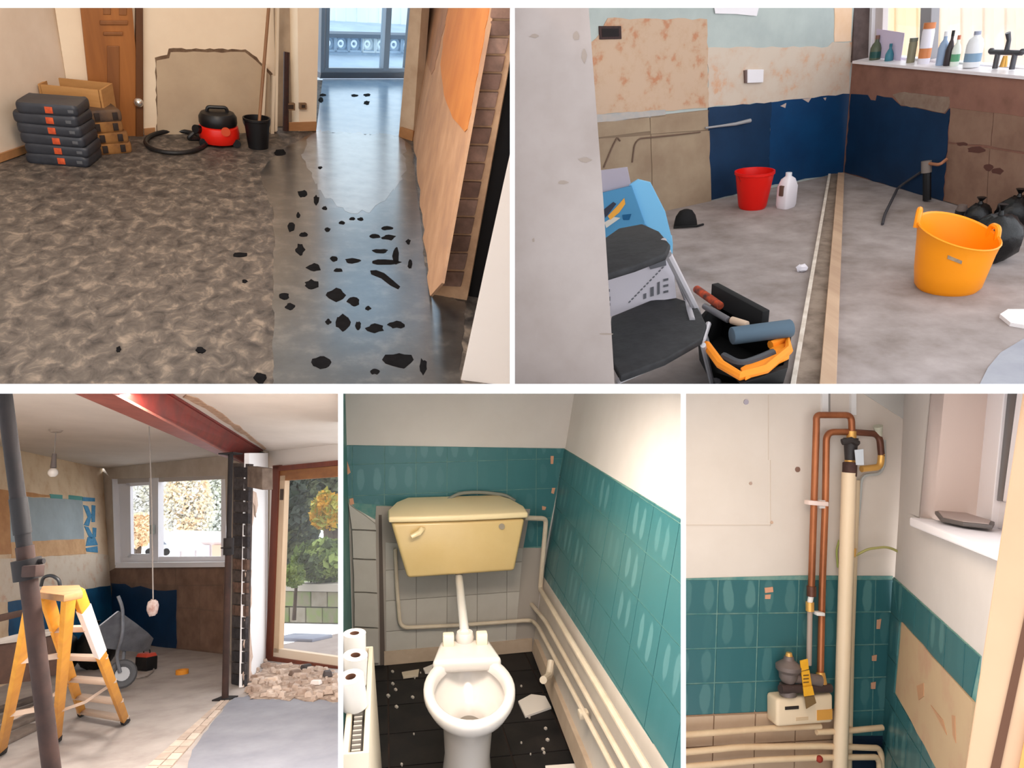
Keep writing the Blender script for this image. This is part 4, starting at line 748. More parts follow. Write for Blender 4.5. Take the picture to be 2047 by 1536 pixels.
MB().slab([zb.hit(498, 931), zb.hit(521, 934), tp.hit(526, 905), tp.hit(512, 900)], Vector((0, .06, 0))).obj('end_plate', mat('black_steel_end', (26, 22, 22), rough=.6), t, smooth=0)
o = MB().slab([Q3.hit(*p, .05) for p in ((494, 932), (524, 936), (524, 980), (494, 974))], -Q3.n*.12).obj('padstone', mat('rough_concrete_block', (118, 102, 90), (94, 80, 70), scale=9, rough=.95), room=r3, smooth=0, bev=.008); tag(o, 'concrete padstone carrying the red beam end', 'padstone')
for pts in ([(366, 796), (400, 812), (440, 838), (480, 866), (528, 900), (532, 898), (486, 860), (446, 830), (404, 803), (372, 790)],): patch(ceil3, 'torn_plaster_edge', ragged(pts, 2, 10, 4), K3, mat('brown_torn_plaster', (190, 160, 134), (158, 126, 102), scale=16), proud=.006)
# props
m_rust = mat('rusty_brown_steel', (60, 40, 33), (42, 29, 25), scale=8, rough=.85); m_dks = mat('dark_steel', (34, 27, 26), (24, 20, 20), scale=9, rough=.8)
pb = r3.fl(450, 1398); z_ = (K3.p-pb).dot(K3.n)/K3.n.z-.26
t = thing('steel_prop', 'slim upright steel prop standing by the brick stub', 'prop', r3, pb)
MB().cyl((0, 0, .01), (0, 0, z_*.62), .032).obj('outer_tube', m_rust, t); MB().cyl((0, 0, z_*.6), (0, 0, z_), .025).obj('inner_tube', m_dks, t)
MB().cyl((0, 0, z_*.57), (0, 0, z_*.64), .05, n=20).obj('collar', m_dks, t); MB().box((0, 0, .006), (.17, .17, .012)).obj('base_plate', m_dks, t); MB().box((0, 0, z_-.006), (.17, .17, .012)).obj('head_plate', m_dks, t)
MB().tube([(-.05, -.05, z_*.6), (.07, -.05, z_*.6)], .008, 6).obj('pin', m_dks, t)
Pa = r3.at(8, 784, 3.15); Pm = r3.at(55, 1140, 3.1); Pb = r3.at(104, 1545, 3.05)
t = thing('steel_prop', 'thick rusty tilted steel prop at the left front', 'prop', r3)
MB().cyl(Pa, Pm, .031).obj('inner_tube', m_dks, t); MB().cyl(Pm+(Pm-Pb)*.12, Pb+(Pb-Pm)*.25, .036).obj('outer_tube', m_rust, t)
MB().cyl(Pm+(Pa-Pm)*.06, Pm-(Pa-Pm)*.05, .058, n=20).obj('collar', m_dks, t)
xr = r3.at(85, 1125, 3.1)-r3.at(55, 1125, 3.1); MB().cyl(r3.at(32, 1128, 3.1), r3.at(88, 1122, 3.1), .012).obj('pin', m_dks, t); MB().box(r3.at(66, 1142, 3.05), (.075, .05, .05)).obj('handle_nut', m_rust, t, bev=.006)
MB().cyl(Pa+(Pm-Pa)*.60, Pa+(Pm-Pa)*.8, .036).obj('sleeve', mat('black_wrap', (22, 18, 18)), t); MB().box(Pb+(Pb-Pm)*.25, (.16, .16, .012)).obj('base_plate', m_dks, t)
# pendants
t = thing('pendant_lamp', 'bare bulb pendant with white ceiling rose near the left wall', 'pendant lamp', r3)
pr_ = K3.hit(112, 860); bl = pr_+Vector((.02, -.02, -.46))
MB().cyl(pr_, pr_-Vector((0, 0, .025)), .07, .05, n=24).obj('ceiling_rose', mat('grey_rose', (160, 146, 134)), t); MB().tube([pr_, bl+Vector((0, 0, .2))], .005, 6).obj('cord', mat('grey_cord', (150, 140, 132)), t)
MB().cyl(bl+Vector((0, 0, .2)), bl+Vector((0, 0, .05)), .02, .03).obj('lamp_holder', mat('grey_holder', (110, 100, 96)), t); MB().ball(bl, .05).obj('bulb', mat('frosted_bulb', (236, 228, 220), rough=.2), t)
c1_ = K3.hit(298, 853); h1 = Plane(r3, c1_, V3.n)
t = thing('hanging_cable', 'long cable with taped socket hanging from the beam', 'cable', r3)
pe = h1.hit(306, 1198); MB().tube([c1_, h1.hit(303, 1000), pe], .006, 6).obj('cord', mat('grey_cord', 0), t)
MB().ball(pe-Vector((0, 0, .08)), .075, (.7, .7, 1.1), jit=.1).obj('taped_socket', mat('white_pink_tape', (206, 190, 182), (150, 110, 98), scale=14), t)
# yellow step ladder
lt = thing('step_ladder', 'yellow A-frame step ladder with grey treads', 'step ladder', r3)
m_yl = mat('yellow_fibreglass', (212, 146, 38), (196, 130, 30), scale=6, rough=.45); m_or = m_yl; m_tr = mat('tan_aluminium', (176, 154, 136), metal=.3, rough=.5); m_ft = mat('black_rubber_foot', (44, 42, 44))
zt3 = 1.28
A0 = r3.fl(165, 1430); A1_ = r3.fl(252, 1446); Bq0 = r3.fl(2, 1508); Bq1 = r3.fl(113, 1484)
hp = lambda x, y, z: hor(r3, z).hit(x, y)
ta0 = hp(92, 1190, zt3); ta1 = hp(156, 1186, zt3); tb0 = hp(66, 1196, zt3); tb1 = hp(138, 1190, zt3)
for a, b, nm, m in ((A0, ta0, 'stile', m_or), (A1_, ta1, 'stile', m_yl), (Bq0, tb0, 'stile', m_or), (Bq1, tb1, 'stile', m_yl)):
    s = MB().bar(a, b, .034, .062, up=yd).obj(nm, m, lt, bev=.004)
    MB().bar(a, a+(b-a)*.05, .04, .068, up=yd).obj('foot', m_ft, s, bev=.004)
for k in (.06, .25, .44, .63, .82):
    MB().bar(A0+(ta0-A0)*k, A1_+(ta1-A1_)*k, .09, .03).obj('tread', m_tr, lt, bev=.004)
for k in (.35, .7): MB().bar(Bq0+(tb0-Bq0)*k, Bq1+(tb1-Bq1)*k, .03, .03).obj('cross_brace', m_tr, lt)
MB().slab([hp(*p, zt3+.03) for p in ((78, 1184), (128, 1190), (166, 1183), (160, 1170), (84, 1172))], (0, 0, -.03)).obj('top_cap', mat('tan_top_cap', (150, 104, 62), (128, 86, 50), scale=6), lt, bev=.006)
for a, b in ((Bq1+(tb1-Bq1)*.30, A1_+(ta1-A1_)*.42), (Bq0+(tb0-Bq0)*.30, A0+(ta0-A0)*.42)):
    MB().bar(a, a+(b-a)*.5-Vector((0, 0, .03)), .015, .02).bar(a+(b-a)*.5-Vector((0, 0, .03)), b, .015, .02).obj('spreader', m_tr, lt)
dw = (ta1-A1_)
MB().bar(A1_+dw*.66, A1_+dw*.93, .038, .066, up=yd).obj('white_sticker', mat('white_sticker_film', (222, 214, 210)), lt)
t = thing('cordless_drill', 'red and black cordless drill hanging at the top of the ladder', 'drill', r3)
dpn = lambda x, y: r3.at(x, y, 5.0)
MB().cyl(dpn(78, 1186), dpn(102, 1212), .035).obj('body', mat('red_tool_case', (140, 36, 30), (50, 30, 30), scale=14), t, bev=.008); MB().cyl(dpn(102, 1212), dpn(110, 1220), .02, .01).obj('chuck', m_dks, t); MB().bar(dpn(84, 1190), dpn(74, 1216), .04, .04).obj('grip', m_blk, t, bev=.008)
MB().box(dpn(116, 1190), (.06, .06, .05)).obj('battery', m_blk, t, bev=.01)
o = MB().tube(fil([dpn(82, 1172), dpn(86, 1154), dpn(104, 1150), dpn(118, 1160), dpn(120, 1172)], .05), .012, 8).obj('tool_strap', m_blk, room=r3); tag(o, 'black strap loop on top of the yellow ladder', 'strap')
# wheelbarrow
wpn = lambda x, y, d=0: r3.at(x, y, 7.3+d)
t = thing('wheelbarrow', 'grey wheelbarrow tipped up by the navy wall', 'wheelbarrow', r3)
m_gal = mat('galvanised_grey', (118, 120, 126), (92, 94, 100), scale=6, rough=.5, metal=.3)
rim = [wpn(200, 1252, 0), wpn(238, 1222, .1), wpn(262, 1246, .5), wpn(245, 1290, .5), wpn(205, 1296, .1)]
mid = sum(rim, Vector())/5; dp_ = Vector((.12, .32, -.18))
MB().loft([rim, [p+(mid-p)*.25+dp_*.6 for p in rim], [p+(mid-p)*.45+dp_ for p in rim]], False, True).obj('tray', m_gal, t, smooth=50)
MB().loft([[p*1.0 for p in rim], [p+(mid-p)*.05-dp_*.06 for p in rim]], False, False).obj('tray_rim', mat('pale_galvanised', (150, 152, 156), metal=.3, rough=.4), t)
MB().tube(fil([wpn(240, 1345), wpn(232, 1310), wpn(246, 1270), wpn(245, 1215, .1), wpn(236, 1192, .1)], .1), .018, 8).obj('frame_tube', m_gal, t); MB().tube(fil([wpn(244, 1345, .2), wpn(250, 1280, .4), wpn(268, 1262, .5), wpn(288, 1282, .5)], .1), .018, 8).obj('frame_tube', m_gal, t)
wc = wpn(244, 1348, .05); ax = (wpn(262, 1346, -.45)-wc).normalized()
u_, v_ = frame(ax); MB().tube([wc+(u_*math.cos(a)+v_*math.sin(a))*.105 for a in [2*PI*i/20 for i in range(20)]], .04, 8, closed=True).obj('tyre', mat('grey_tyre', (82, 82, 84), rough=.7), t); MB().cyl(wc-ax*.03, wc+ax*.03, .07).obj('hub', mat('pale_hub', (176, 176, 178)), t)
# black sacks, toolbox, small things
for i, (cx, cy, a, h, lb) in enumerate(((188, 1338, 40, 84, 'black sack on the floor behind the ladder treads'), (125, 1345, 28, 80, 'black sack behind the ladder near the left wall'))):
    k0 = r3.fl(cx, cy); kp = r3.depth(k0)/F; t = thing('refuse_sack', lb, 'bag', r3, k0, 0, 'black sacks behind the ladder'); MB().ball((0, 0, h*kp*.45), h*kp*.5, (a/h*2, .8, .95), n=16, jit=.07).obj('sack', mat('glossy_black_polythene', 0), t); MB().lathe([(5*kp, h*kp*.86), (3*kp, h*kp), (8*kp, h*kp*1.1)], n=10).obj('tied_neck', mat('glossy_black_polythene', 0), t)
k0 = r3.fl(280, 1343); kp = r3.depth(k0)/F; t = thing('tool_box', 'small black toolbox with red lid by the navy wall', 'toolbox', r3, k0+Vector((0, .1, 0)), -.3)
MB().box((0, 0, 13*kp), (38*kp, 24*kp, 26*kp)).obj('case', m_blk, t, bev=.01); MB().box((0, 0, 29*kp), (36*kp, 24*kp, 7*kp), top=(.85, .8)).obj('lid', mat('red_lid', (190, 70, 52), rough=.5), t, bev=.008); MB().tube(fil([(-10*kp, 0, 31*kp), (-10*kp, 0, 39*kp), (10*kp, 0, 39*kp), (10*kp, 0, 31*kp)], .03), .008, 6).obj('handle', m_blk, t)
o = MB().tube([r3.fl(x, y, .01) for x, y in ((262, 1350), (275, 1356), (292, 1354), (306, 1343), (310, 1328), (302, 1318))], .010, 6).obj('cable', mat('grey_loop_cable', (150, 140, 132)), room=r3); tag(o, 'grey cable loop on the floor by the red-lidded toolbox', 'cable')
k0 = r3.fl(364, 1348); t = thing('tape_roll', 'small orange tape roll on the concrete below the brown tiles', 'tape', r3, k0)
MB().lathe([(.045, 0), (.07, 0), (.07, .05), (.045, .05), (.045, 0)], n=20, cap0=False, cap1=False).obj('tape', mat('orange_tape', (220, 140, 40)), t)
# dark timber unit and planks at the left
m_dw = wood('dark_brown_board', (84, 60, 48), (62, 44, 36), axis=0); lp = lambda x, y, t_: r3.at(x, y, t_)
t = thing('timber_carcass', 'dark brown timber unit behind the tilted prop', 'cabinet', r3)
MB().slab([lp(-30, 1290, 5.9), lp(66, 1280, 6.2), lp(66, 1362, 6.2), lp(-30, 1372, 5.9)], (0, .3, 0)).obj('front_panel', m_dw, t, smooth=0); MB().slab([lp(-30, 1284, 5.85), lp(50, 1272, 6.2), lp(66, 1280, 6.2), lp(-30, 1292, 5.85)], (0, .35, .02)).obj('top_panel', mat('pale_unit_top', (176, 166, 156)), t, smooth=0)  # top panel coloured paler than the front
o = MB().bar(lp(-30, 1243, 5.2), lp(52, 1224, 6.2), .05, .05).obj('timber_bar', m_dw, room=r3, bev=.004); tag(o, 'brown timber bar crossing the blue paint at the left', 'timber')
for i, (a, b, lb) in enumerate((((-30, 1428), (84, 1392), 'grey plank nearest the wall on the left floor'), ((-30, 1450), (84, 1408), 'second grey plank from the wall on the left floor'), ((-30, 1474), (80, 1428), 'third grey plank from the wall on the left floor'), ((-30, 1500), (74, 1450), 'front grey plank on the left floor'))):
    o = MB().bar(r3.fl(*a, .02), r3.fl(*b, .02), .14, .035).obj('plank', wood('weathered_grey_plank', (122, 108, 98), (94, 82, 74), axis=0), room=r3, bev=.004); tag(o, lb, 'plank', 'grey planks lying on the left floor')
# brick strip along the old wall line, rubble by the door
m_bs = [mat('beige_floor_brick_%d' % i, c, tuple(int(v*.9) for v in c), scale=10, rough=.95) for i, c in enumerate(((198, 178, 162), (186, 166, 150), (206, 188, 172)))]
pA = (446, 1400); pB = (268, 1580)
for i in range(13):
    f0 = (i/13)**.85; f1 = ((i+.9)/13)**.85; w0 = 18+46*f0; w1 = 18+46*f1
    for s in (0, 1):
        L_ = lambda f, k, w_: (pA[0]+(pB[0]-pA[0])*f - (w_*.5) + k*w_*.5 + 4, pA[1]+(pB[1]-pA[1])*f + (-k*.0))
        q = [L_(f0, s, w0), L_(f0, s+.92, w0), L_(f1, s+.92, w1), L_(f1, s, w1)]
        patch(floor3, 'floor_brick', ragged(q, 1, 30, i), H3, m_bs[(i+s) % 3], proud=.008+random.uniform(0, .006))
rb = MB(); rnd = random.Random(5)
Rg = [(495, 1376), (532, 1324), (679, 1345), (679, 1402), (560, 1396), (500, 1392)]
patch(floor3, 'rubble_bed', ragged(Rg, 4, 10, 5), H3, mat('sandy_rubble_bed', (186, 164, 146), (140, 118, 102), scale=12, rough=1, bump=.4), proud=.012)
for i in range(220):
    x = rnd.uniform(496, 678); y = rnd.uniform(1326+(x-530)*.13 if x > 532 else 1374-(x-488)*1.2, 1394+rnd.uniform(-2, 8))
    p = r3.fl(x, y); s = rnd.choice((.018, .025, .03, .045, .06)); R = Matrix.Rotation(rnd.uniform(0, 3), 3, 'Z') @ Matrix.Rotation(rnd.uniform(-.4, .4), 3, 'X')
    rb.box(p+Vector((0, 0, s*.35+.01)), (s*rnd.uniform(1, 2), s*rnd.uniform(.8, 1.4), s*.8), R, top=(.75, .7))
o = rb.obj('rubble', mat('pinkish_rubble', (206, 186, 170), (150, 126, 110), scale=4, rough=1), room=r3, smooth=0); tag(o, 'broken brick and plaster rubble under the garden door', 'rubble', kind='stuff')
for i, (cx, cy, s, c) in enumerate(((632, 1372, .07, (226, 214, 206)), (590, 1352, .08, (120, 100, 88)), (655, 1355, .09, (84, 76, 74)), (545, 1366, .07, (214, 190, 170)), (612, 1340, .08, (70, 64, 62)))):
    o = MB().box((0, 0, s*.3), (s*1.6, s, s*.6), top=(.8, .7)).obj('broken_brick', mat('rubble_piece_%d' % i, c, rough=1), room=r3, smooth=0, bev=.006); o.matrix_world = r3.W @ Matrix.Translation(r3.fl(cx, cy)+Vector((0, 0, .015))) @ Matrix.Rotation(i*1.1, 4, 'Z'); tag(o, ['whitish brick lump in the middle of the rubble', 'dark brick lump under the door threshold', 'blackened brick lump near the right of the rubble', 'pinkish brick lump at the left of the rubble', 'black brick lump against the door threshold'][i], 'brick')
# ------------------------------ garden
def foliage(name, cen, rad, n, size, mats_, parent, seed=1, drop=1.0):
    rnd = random.Random(seed)
    for mi, m in enumerate(mats_):
        k = MB()
        for i in range(n//len(mats_)):
            th = rnd.uniform(0, 2*PI); ph = math.acos(rnd.uniform(-1, 1)); rr = rnd.uniform(.55, 1.0)**.6
            lob = 1+.22*math.sin(3*th+seed)*math.sin(2.3*ph+mi*1.3+seed)
            p = cen+Vector((rad[0]*math.sin(ph)*math.cos(th), rad[1]*math.sin(ph)*math.sin(th), rad[2]*math.cos(ph)))*rr*lob
            a = Vector((rnd.uniform(-1, 1), rnd.uniform(-1, 1), rnd.uniform(-1, 1))).normalized(); b = a.orthogonal().normalized(); s = size*rnd.uniform(.6, 1.4)
            k.add([p-a*s, p+b*s*.55, p+a*s, p-b*s*.55], [(0, 1, 2, 3)])
        o = k.obj(name, m, parent, smooth=0); o['kind'] = 'stuff'
def tree(label, px_, py_, t_, rx, rz, mats_, n=2600, size=.12, name='tree', seed=1, trunk=True, zg=-.15):
    c = r3.at(px_, py_, t_); mp = t_/F
    t = thing(name, label, 'tree' if name == 'tree' else 'shrub', r3)
    foliage('foliage', c, (rx*mp, rx*mp*.8, rz*mp), n, size, mats_, t, seed)
    MB().tube([Vector((c.x, c.y, min(zg, c.z-rz*mp))), Vector((c.x+.05, c.y, c.z-rz*mp*.4)), c+Vector((0, 0, rz*mp*.5))], [(.008 if name == 'tree' else .003)*t_, (.006 if name == 'tree' else .002)*t_, .002*t_], 8).obj('trunk' if name == 'tree' else 'stem', mat('grey_brown_bark', (92, 78, 66), (66, 54, 46), scale=10, rough=.95), t)
lf = lambda n, c: MATS[n] if n in MATS else mat(n, tuple(int(v*.86) for v in c), tuple(int(v*.8) for v in c), scale=3, rough=.8)
gg = [V3.hit(400, 1304)-V3.n*.05, V3.hit(760, 1345)-V3.n*.05, V3.hit(760, 1345)-V3.n*5.2, V3.hit(400, 1304)-V3.n*5.2]
for p in gg: p.z = -.12
struct(MB().slab(gg, (0, 0, -.05)).obj('floor_terrace', mat('pinkish_paving', (176, 162, 154), (160, 146, 138), scale=2, rough=.9), room=r3, smooth=0), 'pale pinkish terrace outside the garden door', 'paving')
Gh = hor(r3, -.12)
gw0 = Gh.hit(600, 1246); Gw = Plane(r3, gw0, V3.n)
gw = thing('garden_wall', 'low patterned block wall with overgrown faces behind the terrace', 'garden wall', r3)
m_gb = [mat('mossy_block_%d' % i, c, c2, scale=5, rough=.95) for i, (c, c2) in enumerate((((146, 138, 118), (130, 144, 90)), ((136, 128, 110), (116, 134, 80)), ((154, 146, 130), (138, 130, 112))))]
for i in range(8):
    for j in range(2):
        x0 = 556+i*33-(j*10); y0 = 1182+j*32+(x0-556)*.02
        MB().slab([Gw.hit(x, y, .05) for x, y in ((x0, y0+30), (x0+31, y0+30.5), (x0+31, y0+1), (x0, y0))], -Gw.n*.3).obj('block', m_gb[(i+j) % 3], gw, smooth=0, bev=.01)
MB().slab([Gw.hit(x, y, .12) for x, y in ((480, 1180), (830, 1187), (830, 1172), (480, 1166))], -Gw.n*.45).obj('coping', mat('pale_coping', (176, 168, 154)), gw, smooth=0)
MB().slab([Gw.hit(x, y) for x, y in ((480, 1245), (830, 1252), (830, 1183), (480, 1177))], -Gw.n*.2).obj('backing', mat('dark_joint', (96, 92, 76)), gw, smooth=0)
lw0 = Gw.hit(470, 1168)-Gw.n*.2; lw1 = Gw.hit(830, 1176)-Gw.n*.2
o = MB().slab([lw0, lw1, lw1-Gw.n*14+Vector((0, 0, .7)), lw0-Gw.n*14+Vector((0, 0, .7))], (0, 0, -.1)).obj('floor_lawn', mat('lawn_green', (128, 148, 82), (106, 128, 64), scale=4, rough=1), room=r3, smooth=0); struct(o, 'sloping lawn above the low garden wall', 'lawn')
o = MB().box((0, 0, .02), (.85, .45, .06)).obj('step_slab', mat('blue_grey_slab', (160, 164, 176), (140, 144, 158), scale=3), room=r3, bev=.02); o.matrix_world = r3.W @ Matrix.Translation(Gh.hit(606, 1278)) @ Matrix.Rotation(-.3, 4, 'Z'); tag(o, 'pale blue-grey slab lying on the terrace', 'slab')
tree('dense dark conifer beyond the garden door', 592, 1030, 19, 46, 100, [lf('dark_conifer', (74, 84, 74)), lf('deep_green_leaf', (60, 74, 58)), lf('olive_leaf', (104, 112, 82))], 5200, .15, seed=2)
tree('dark green tree at the right beyond the garden door', 668, 985, 20, 40, 70, [lf('olive_leaf', 0), lf('deep_green_leaf', 0)], 3600, .15, seed=5)
tree('small tree with yellow autumn leaves beyond the garden door', 652, 1022, 16.5, 26, 34, [lf('yellow_leaf', (238, 178, 56)), lf('yellow_green_leaf', (196, 188, 84))], 1500, .11, seed=3)
tree('rounded green hedge shrub above the garden wall', 650, 1122, 13.5, 58, 36, [lf('fresh_green_leaf', (164, 184, 100)), lf('mid_green_leaf', (128, 150, 84)), lf('shaded_green_leaf', (96, 112, 72))], 4200, .09, name='shrub', seed=4, zg=.0)  # darkest leaf tone paints the shade within the hedge
tree('pale green bush at the left above the garden wall', 588, 1150, 13, 20, 18, [lf('fresh_green_leaf', 0), lf('mid_green_leaf', 0)], 900, .08, name='shrub', seed=6, zg=.0)
# neighbouring buildings and trees seen through the window
hs = thing('brick_house', 'pinkish brick house end left of the garden hedge', 'house', r3); hpz = lambda x, y, t_=24: r3.at(x, y, t_)
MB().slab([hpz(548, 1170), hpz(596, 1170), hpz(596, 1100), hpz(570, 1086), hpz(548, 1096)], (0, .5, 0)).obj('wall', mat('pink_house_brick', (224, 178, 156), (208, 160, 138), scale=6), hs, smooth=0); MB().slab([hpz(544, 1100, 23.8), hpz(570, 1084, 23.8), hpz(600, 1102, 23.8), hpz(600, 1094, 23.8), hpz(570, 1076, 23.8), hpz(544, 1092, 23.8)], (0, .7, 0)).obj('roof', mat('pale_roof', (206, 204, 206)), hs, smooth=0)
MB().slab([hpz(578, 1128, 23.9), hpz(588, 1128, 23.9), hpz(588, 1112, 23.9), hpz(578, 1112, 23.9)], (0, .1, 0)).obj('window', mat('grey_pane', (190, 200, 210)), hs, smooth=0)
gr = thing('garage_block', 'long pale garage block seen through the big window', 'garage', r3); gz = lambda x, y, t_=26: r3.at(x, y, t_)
m_gar = mat('pale_lilac_wall', (236, 226, 224), (226, 214, 212), scale=2)  # garage colours bleached pale to imitate the glare outside
MB().slab([gz(318, 1135), gz(470, 1135), gz(470, 1082), gz(318, 1082)], (0, 2, 0)).obj('wall', m_gar, gr, smooth=0); MB().slab([gz(312, 1084, 25.6), gz(474, 1084, 25.6), gz(474, 1070, 27), gz(330, 1066, 27)], (0, .6, .1)).obj('roof', mat('bleached_pink_roof', (222, 206, 200)), gr, smooth=0)
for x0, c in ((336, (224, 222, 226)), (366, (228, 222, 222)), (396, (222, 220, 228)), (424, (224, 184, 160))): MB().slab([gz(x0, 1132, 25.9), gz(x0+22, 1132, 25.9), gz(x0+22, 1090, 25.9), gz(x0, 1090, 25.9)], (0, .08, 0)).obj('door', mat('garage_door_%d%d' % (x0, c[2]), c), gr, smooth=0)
o = MB(); cz = lambda x, y, d=0: r3.at(x, y, 22+d)
t = thing('parked_car', 'silver parked car seen low through the big window', 'car', r3)
prof = [(284, 1104), (286, 1094), (298, 1090), (306, 1081), (326, 1080), (336, 1090), (344, 1094), (345, 1104)]
MB().slab([cz(*p) for p in prof], (0, 1.6, 0)).obj('body', mat('silver_paint', (206, 208, 214), metal=.3, rough=.3), t, smooth=0)
MB().slab([cz(x, y, -.02) for x, y in ((303, 1089), (308, 1083), (325, 1082), (332, 1089))], (0, .05, 0)).obj('side_window', mat('dark_window', (120, 126, 136), rough=.2), t, smooth=0)
for x in (298, 332): MB().cyl(cz(x, 1104, -.05), cz(x, 1104, .2), .11, n=16).obj('wheel', m_blk, t)
bleached_leaf = lambda n, c: MATS[n] if n in MATS else mat(n, c, tuple(int(v*.93) for v in c), scale=2, rough=.9)  # leaf colours bleached to imitate the overexposed view through the window
tree('pale orange autumn tree beyond the big window', 372, 1010, 30, 52, 66, [bleached_leaf('pale_orange_leaf', (252, 226, 190)), bleached_leaf('pale_grey_leaf', (240, 240, 236)), bleached_leaf('pale_yellow_leaf', (248, 240, 214))], 7000, .09, seed=7)
tree('pale grey-green tree at the right beyond the big window', 436, 1015, 32, 44, 80, [bleached_leaf('pale_grey_green_leaf', (234, 238, 232)), bleached_leaf('pale_green_leaf', (236, 240, 220))], 7000, .09, seed=8)
tree('orange shrub low beyond the left window sash', 278, 1062, 25, 30, 30, [bleached_leaf('orange_shrub_leaf', (250, 214, 172)), bleached_leaf('pale_orange_leaf', 0)], 3600, .08, name='shrub', seed=9, zg=-.8)
tree('pale leafy tree high beyond the left window sash', 276, 990, 31, 34, 44, [bleached_leaf('pale_grey_leaf', 0), bleached_leaf('pale_olive_leaf', (234, 232, 214))], 3600, .09, seed=10)
gq = [V3.hit(190, 1285)-V3.n*.3, V3.hit(500, 1316)-V3.n*.3, V3.hit(500, 1316)-V3.n*40, V3.hit(190, 1285)-V3.n*40]
for p in gq: p.z = -1.0
struct(MB().slab(gq, (0, 0, -.1)).obj('floor_street', mat('pale_street', (216, 212, 208), rough=.9), room=r3, smooth=0), 'pale street level outside the big window', 'ground')

# ================================================================== ROOM 4: toilet
H4 = hor(r4, 0)
J4 = wall(r4, (765, 1330), (1065, 1302)); T4 = pl3(r4, r4.fl(1063, 1302), r4.fl(1148, 1524), J4.hit(1130, 897)); Y4 = Vector((-.026, -1, 0)); Y4.normalize()
Lf = r4.fl(706, 1336); Z4 = pl3(r4, Lf, Lf+Y4, J4.hit(694, 897))
def teal(name, c1, c2):
    m = mat(name, c1, rough=.35, spec=.4); nt = m.node_tree; N = nt.nodes; Lk = nt.links; b = N['Principled BSDF']
    tc = N.new('ShaderNodeTexCoord'); sx = N.new('ShaderNodeSeparateXYZ'); Lk.new(tc.outputs['Object'], sx.inputs[0])
    def mth(op, a, b_=None):
        n = N.new('ShaderNodeMath'); n.operation = op
        for i, v in enumerate((a, b_)):
            if v is None: continue
            if isinstance(v, (int, float)): n.inputs[i].default_value = v
            else: Lk.new(v, n.inputs[i])
        return n.outputs[0]
    rad = mth('SQRT', mth('ADD', mth('MULTIPLY', sx.outputs[0], sx.outputs[0]), mth('MULTIPLY', sx.outputs[1], sx.outputs[1])))
    du = mth('DIVIDE', mth('SUBTRACT', rad, .045), .021); dz = mth('DIVIDE', sx.outputs[2], .062)
    nz = N.new('ShaderNodeTexNoise'); nz.inputs['Scale'].default_value = 14; oi = N.new('ShaderNodeObjectInfo'); ad = N.new('ShaderNodeVectorMath'); ad.operation = 'ADD'; Lk.new(tc.outputs['Object'], ad.inputs[0])
    cb = N.new('ShaderNodeCombineXYZ'); Lk.new(mth('MULTIPLY', oi.outputs['Random'], 40), cb.inputs[0]); Lk.new(cb.outputs[0], ad.inputs[1]); Lk.new(ad.outputs[0], nz.inputs['Vector'])
    d = mth('ADD', mth('ADD', mth('MULTIPLY', du, du), mth('MULTIPLY', dz, dz)), mth('MULTIPLY', mth('SUBTRACT', nz.outputs['Fac'], .5), 2.2))
    mr = N.new('ShaderNodeMapRange'); mr.inputs[1].default_value = 1.15; mr.inputs[2].default_value = .75; Lk.new(d, mr.inputs[0])
    fac = mth('MULTIPLY', mr.outputs[0], mth('MULTIPLY', mth('POWER', oi.outputs['Random'], 1.6), .6))
    mx = N.new('ShaderNodeMix'); mx.data_type = 'RGBA'; mx.inputs[6].default_value = lin(c1); mx.inputs[7].default_value = lin(c2)
    Lk.new(fac, mx.inputs[0]); Lk.new(mx.outputs[2], b.inputs['Base Color']); return m
m_teal = teal('teal_painted_tile', (54, 106, 109), (98, 142, 143)); m_grt = mat('dark_teal_grout', (78, 128, 124), (120, 150, 138), scale=20, rough=.8)
m_wp4 = mat('warm_white_wall', (212, 204, 197), (204, 195, 187), scale=2, rough=.8); m_gt = mat('grey_white_tile', (188, 182, 172), (176, 168, 158), scale=3, rough=.5); m_gj = mat('pale_grey_joint', (162, 152, 142))
m_blf = mat('black_bitumen_floor', (18, 17, 18), (40, 34, 32), scale=6, rough=.55, lo=.4, hi=.75)
fl4 = [Lf, r4.fl(1063, 1302), r4.fl(1148, 1524)+(r4.fl(1148, 1524)-r4.fl(1063, 1302))*1.2, Lf+Y4*2.6]
floor4 = sheet('floor', cell(r4, fl4, **BIG4), H4, mat('brown_black_joint', (54, 38, 30), (30, 24, 22), scale=9, rough=.8), .01, 'black bitumen floor of the toilet room', 'floor')
ce4 = [J4.hit(694, 760), J4.hit(1150, 760)]
wj4 = sheet('wall_back', cell(r4, [Lf, r4.fl(1072, 1301), J4.hit(1156, 760), J4.hit(684, 760)], **BIG4), J4, m_wp4, .05, 'back wall of the toilet, white above teal tiles', 'wall')
wt4 = sheet('wall_right', cell(r4, [r4.fl(1063, 1302), T4.hit(1148, 1524), T4.hit(1260, 1800), T4.hit(1500, 1800), T4.hit(1500, 780), T4.hit(1146, 780)], xmin=682, xmax=1363.5, ymin=784), T4, m_wp4, .002, 'right wall of the toilet with teal tiles and boxed pipes', 'wall')
wl4 = sheet('wall_left', cell(r4, [Lf, J4.hit(690, 780), J4.hit(690, 780)+Y4*2.4, Lf+Y4*2.4], xmin=684, ymin=784), Z4, mat('teal_side_wall', (62, 122, 120), (90, 140, 132), scale=6, rough=.5), .002, 'teal left wall of the toilet behind the radiator', 'wall')
